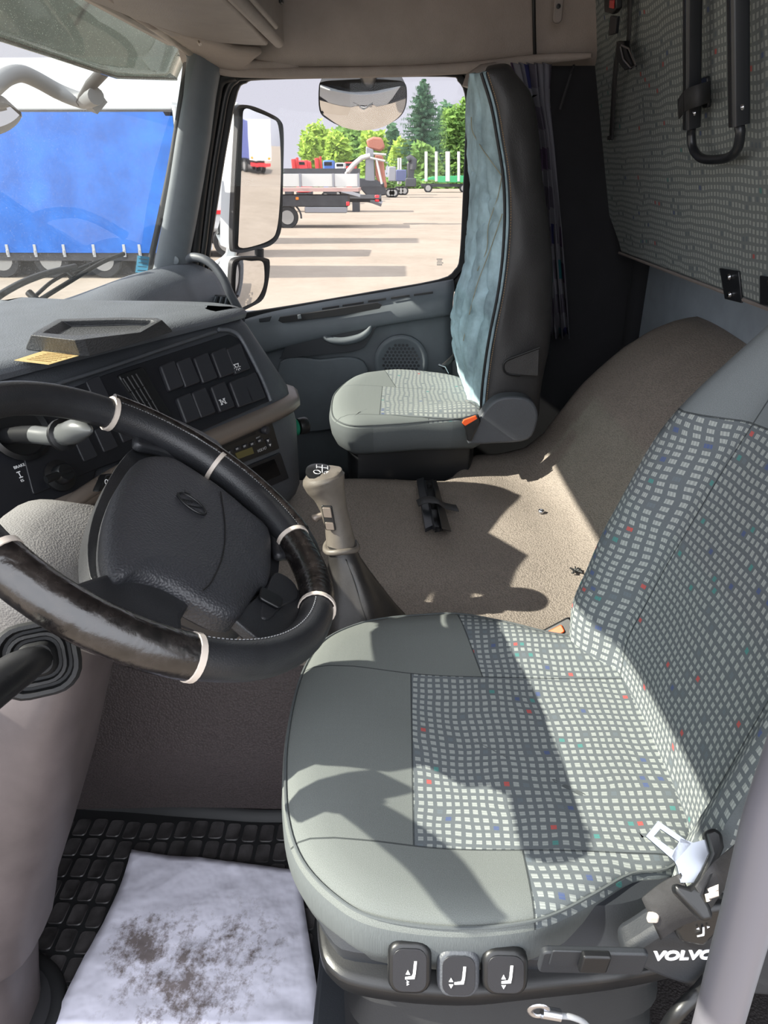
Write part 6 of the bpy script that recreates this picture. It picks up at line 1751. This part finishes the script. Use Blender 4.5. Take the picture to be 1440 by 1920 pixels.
e_ = empty('loader_crane', FX(770, 320, X5), 'dark folded loader crane standing near the hedge', 'crane'); X5 = 88.0; e_.location.z = GZ
link('crane_column', *prism([FX(763, 306, X5), FX(772, 298, X5), FX(778, 304, X5), FX(776, 330, X5), FX(778, 346, X5), FX(764, 346, X5)], (1.2, 0, 0)), M['chassis'], e_, bevel=.15)
link('crane_arm', *tube([FX(764, 300, X5), FX(770, 296, X5), FX(776, 300, X5), FX(774, 318, X5)], .35, 8), M['chassis'], e_)
BX(FX(770, 342, X5), (1.4, 1.2, .9), 'crane_base', M['chassis'], e_, bevel=.1)
# green timber trailer with white stakes
X6 = 110.0
gt = empty('timber_trailer', FX(830, 340, X6), 'green timber trailer with upright pale stakes before the hedge', 'trailer'); gt.location.z = GZ
za, zb_ = FX(850, 331, X6).z, FX(850, 341, X6).z
ya, yb = FX(790, 335, X6).y, FX(905, 335, X6).y
link('deck', *prism([FX(790, 338, X6), FX(812, 331, X6), FX(910, 328, X6), FX(910, 342, X6), FX(822, 342, X6), FX(812, 337, X6)], (2.4, 0, 0)), M['greenp'], gt, bevel=.05)
for u_ in (799, 818, 838, 841, 860, 884):
    link('stake', *tube([FX(u_, 340, X6), FX(u_, 284, X6)], .20, 6), M['alu'], gt)
for u_ in (803, 870, 900): wheel(gt, (X6 + .3, FX(u_, 346, X6).y, GZ + .55), (1, 0, 0), .6)
BX((X6 + 1.2, (ya + yb) / 2, GZ + .9), (1.2, abs(ya - yb), .4), 'chassis_beam', M['chassis'], gt)
# fence posts right of the low loader
for u_ in (747, 751):
    o = link('pale_post', *tube([FX(u_, 345, 100), FX(u_, 296, 100)], .13, 6), M['alu']); o.modifiers.clear(); tag(o, 'slim pale post standing before the trees', 'post', 'pale posts before the trees')

# trailer seen only in the door mirror (placed behind the cab)
mt_n = V((-cos(radians(51)), -sin(radians(51)), sin(radians(-3.1)))).normalized()
mp_ = at(488, 268, X=2.86); md_ = (mp_ - CAM).normalized(); mr_ = md_ - mt_n * (2 * md_.dot(mt_n))
MD = 34.0
mq = mp_ + mr_ * MD
rt = empty('parked_trailer', (mq.x, mq.y, GZ), 'navy curtain-sided trailer with white rear doors, reflected in the tall door mirror', 'trailer')
BX((mq.x, mq.y - 6, GZ + 2.5), (2.5, 12, 2.8), 'cargo_body', M['navy'], rt, bevel=.04)
BX((mq.x, mq.y + .04, GZ + 2.5), (2.5, .10, 2.9), 'rear_doors', M['tarp_white'], rt, bevel=.02)
BX((mq.x, mq.y - 6, GZ + .85), (1.2, 11, .5), 'chassis_beam', M['chassis'], rt)
BX((mq.x, mq.y + .06, GZ + .75), (2.3, .10, .25), 'rear_bumper', M['redl'], rt)
for s in (-1, 1):
    BX((mq.x + .95 * s, mq.y + .12, GZ + 1.25), (.3, .05, .15), 'rear_lamp', M['amber'], rt)
    for k in range(3): wheel(rt, (mq.x + 1.05 * s, mq.y - 2 - 1.4 * k, GZ + .5), (1, 0, 0))
rt.rotation_euler.z = radians(-20)
# ------------------------------------------------------------------ trees
def foliage(cols, name):
    n = NT(name); a_ = n.noise(.9, 3, .6)
    ob = n.n('ShaderNodeObjectInfo')
    d_ = n.n('ShaderNodeBsdfDiffuse'); t_ = n.n('ShaderNodeBsdfTranslucent')
    c_ = n.ramp(a_.outputs[0], [(.3, L(cols[0])), (.7, L(cols[1]))])
    n.l(c_, d_.inputs[0]); n.l(c_, t_.inputs[0])
    m_ = n.n('ShaderNodeMixShader'); m_.inputs[0].default_value = .4; n.l(d_.outputs[0], m_.inputs[1]); n.l(t_.outputs[0], m_.inputs[2]); n.l(m_.outputs[0], n.out.inputs[0]); return n.m
FO = {'bright': foliage(((120, 150, 60), (170, 192, 92)), 'bright_foliage'), 'mid': foliage(((88, 124, 62), (132, 160, 88)), 'mid_green_foliage'), 'dark': foliage(((62, 92, 70), (92, 120, 90)), 'blue_green_foliage'), 'spruce': foliage(((52, 84, 66), (84, 112, 84)), 'spruce_foliage')}
M['bark'] = grain('bark', (92, 78, 64), .9, 8, .4, .02, .2, 2, kind='n')
def leaf_crown(name, c_, rx, ry, rz, mat, parent, seed, n_=2600, size=.42):
    rnd = random.Random(seed); v = []; f = []
    lobes = [(V((rnd.uniform(-.45, .45) * rx, rnd.uniform(-.55, .55) * ry, rnd.uniform(-.55, .6) * rz)), rnd.uniform(.35, .6)) for _ in range(14)]
    lobes.append((V((0, 0, 0)), .8))
    for i in range(n_):
        lc_, lr = rnd.choice(lobes)
        d_ = V((rnd.gauss(0, 1), rnd.gauss(0, 1), rnd.gauss(0, 1))).normalized()
        k_ = lr * (rnd.random() ** .35)
        p = V(c_) + lc_ + V((d_.x * rx * k_, d_.y * ry * k_, d_.z * rz * k_))
        a_ = V((rnd.gauss(0, 1), rnd.gauss(0, 1), rnd.gauss(0, .6))).normalized(); b_ = a_.orthogonal().normalized()
        s_ = size * rnd.uniform(.6, 1.3); j_ = len(v)
        v += [p - a_ * s_, p + b_ * s_ * .5, p + a_ * s_, p - b_ * s_ * .5]; f.append((j_, j_ + 1, j_ + 2, j_ + 3))
    me_ = bpy.data.meshes.new(name); me_.from_pydata([tuple(q) for q in v], [], f); me_.materials.append(mat)
    o_ = bpy.data.objects.new(name, me_); COL.objects.link(o_); attach(o_, parent); return o_
def tree(u_, vt, vb, w_, X0, kind, label, seed, name='broadleaf_tree'):
    s_ = X0 / FPX / 1.04
    c_ = FX(u_, (vt + vb) / 2, X0); top_ = FX(u_, vt, X0).z; bot_ = max(GZ + .5, FX(u_, vb, X0).z)
    e_ = empty(name, (c_.x, c_.y, GZ), label, 'tree', 'trees beyond the yard')
    rz = (top_ - bot_) / 2; ry = w_ * s_ / 2
    link('trunk', *tube([V((c_.x, c_.y, GZ - .2)), V((c_.x, c_.y, GZ + rz)), V((c_.x, c_.y + .3, bot_ + rz * 1.4))], [.35, .28, .12], 8), M['bark'], e_)
    leaf_crown('crown', (c_.x, c_.y, bot_ + rz), ry * .9, ry, rz, FO[kind], e_, seed, int(1500 + 16 * w_), .0045 * X0)
    return e_
TR = [(455, 268, 345, 80, 170, 'dark', 'dark tree half hidden behind the tall door mirror'),
      (500, 272, 345, 60, 186, 'dark', 'dark low tree at the left of the row'),
      (585, 236, 345, 46, 140, 'bright', 'bright yellow-green tree left of the others'),
      (600, 232, 345, 40, 158, 'bright', 'upright yellow-green tree beside the brightest one'),
      (630, 246, 345, 50, 150, 'bright', 'rounded light green tree under the left end of the kerb mirror'),
      (662, 238, 345, 66, 176, 'mid', 'wide mid-green tree under the kerb mirror'),
      (700, 240, 345, 50, 164, 'bright', 'light green tree behind the rust-brown crane'),
      (738, 234, 345, 30, 205, 'dark', 'narrow blue-green tree left of the spruce'),
      (760, 256, 345, 54, 144, 'bright', 'low bright green tree left of the spruce foot'),
      (800, 262, 348, 60, 138, 'mid', 'low mid-green tree in front of the spruce'),
      (835, 200, 345, 70, 190, 'dark', 'tall blue-green tree right of the spruce'),
      (862, 178, 345, 70, 150, 'mid', 'tall leafy tree at the right edge of the window'),
      (900, 190, 345, 80, 172, 'mid', 'large leafy tree beyond the right window edge')]
for i, (u_, vt, vb, w_, X0, kd, lab) in enumerate(TR): tree(u_, vt, vb, w_, X0, kd, lab, 100 + i)
# spruce
e_ = empty('spruce_tree', FX(792, 340, 143), 'tall spruce with drooping open branches behind the yard', 'tree'); e_.location.z = GZ
c_ = FX(792, 250, 143); zt_s = FX(790, 148, 143).z
link('trunk', *tube([V((c_.x, c_.y, GZ)), V((c_.x, c_.y, zt_s))], [.4, .05], 8), M['bark'], e_)
rnd = random.Random(9); v = []; f = []
for i in range(46):
    t = i / 45; z_ = GZ + 3 + (zt_s - GZ - 3.2) * (1 - t); R_ = .5 + 6.6 * t ** .8
    for k in range(9):
        a_ = rnd.uniform(0, 2 * pi); r_ = R_ * rnd.uniform(.65, 1.1)
        for j in range(16):
            s_ = (j + .5) / 16
            p = V((c_.x + cos(a_) * r_ * s_, c_.y + sin(a_) * r_ * s_, z_ - .9 * s_ * (1 - .5 * s_) * R_ / 4 + .25 * s_ * s_))
            w_ = .30 * (1 - s_ * .5); d_ = V((-sin(a_), cos(a_), 0)) * w_; h_ = V((rnd.gauss(0, .1), rnd.gauss(0, .1), -.42 * rnd.uniform(.5, 1.1)))
            m_ = len(v); v += [p - d_, p + d_, p + d_ * .5 + h_, p - d_ * .5 + h_]; f.append((m_, m_ + 1, m_ + 2, m_ + 3))
me_ = bpy.data.meshes.new('branches'); me_.from_pydata([tuple(q) for q in v], [], f); me_.materials.append(FO['spruce'])
o_ = bpy.data.objects.new('branches', me_); COL.objects.link(o_); attach(o_, e_)
# hedge along the yard's end
e_ = empty('hedge', (133, 0, GZ), 'clipped green hedge along the far end of the yard', 'hedge')
for k in range(1):
    leaf_crown('hedge_foliage', (134, FX(800, 340, 134).y, GZ + .7), 1.0, 42, 1.3, FO['mid'], e_, 77, 7000, .6)
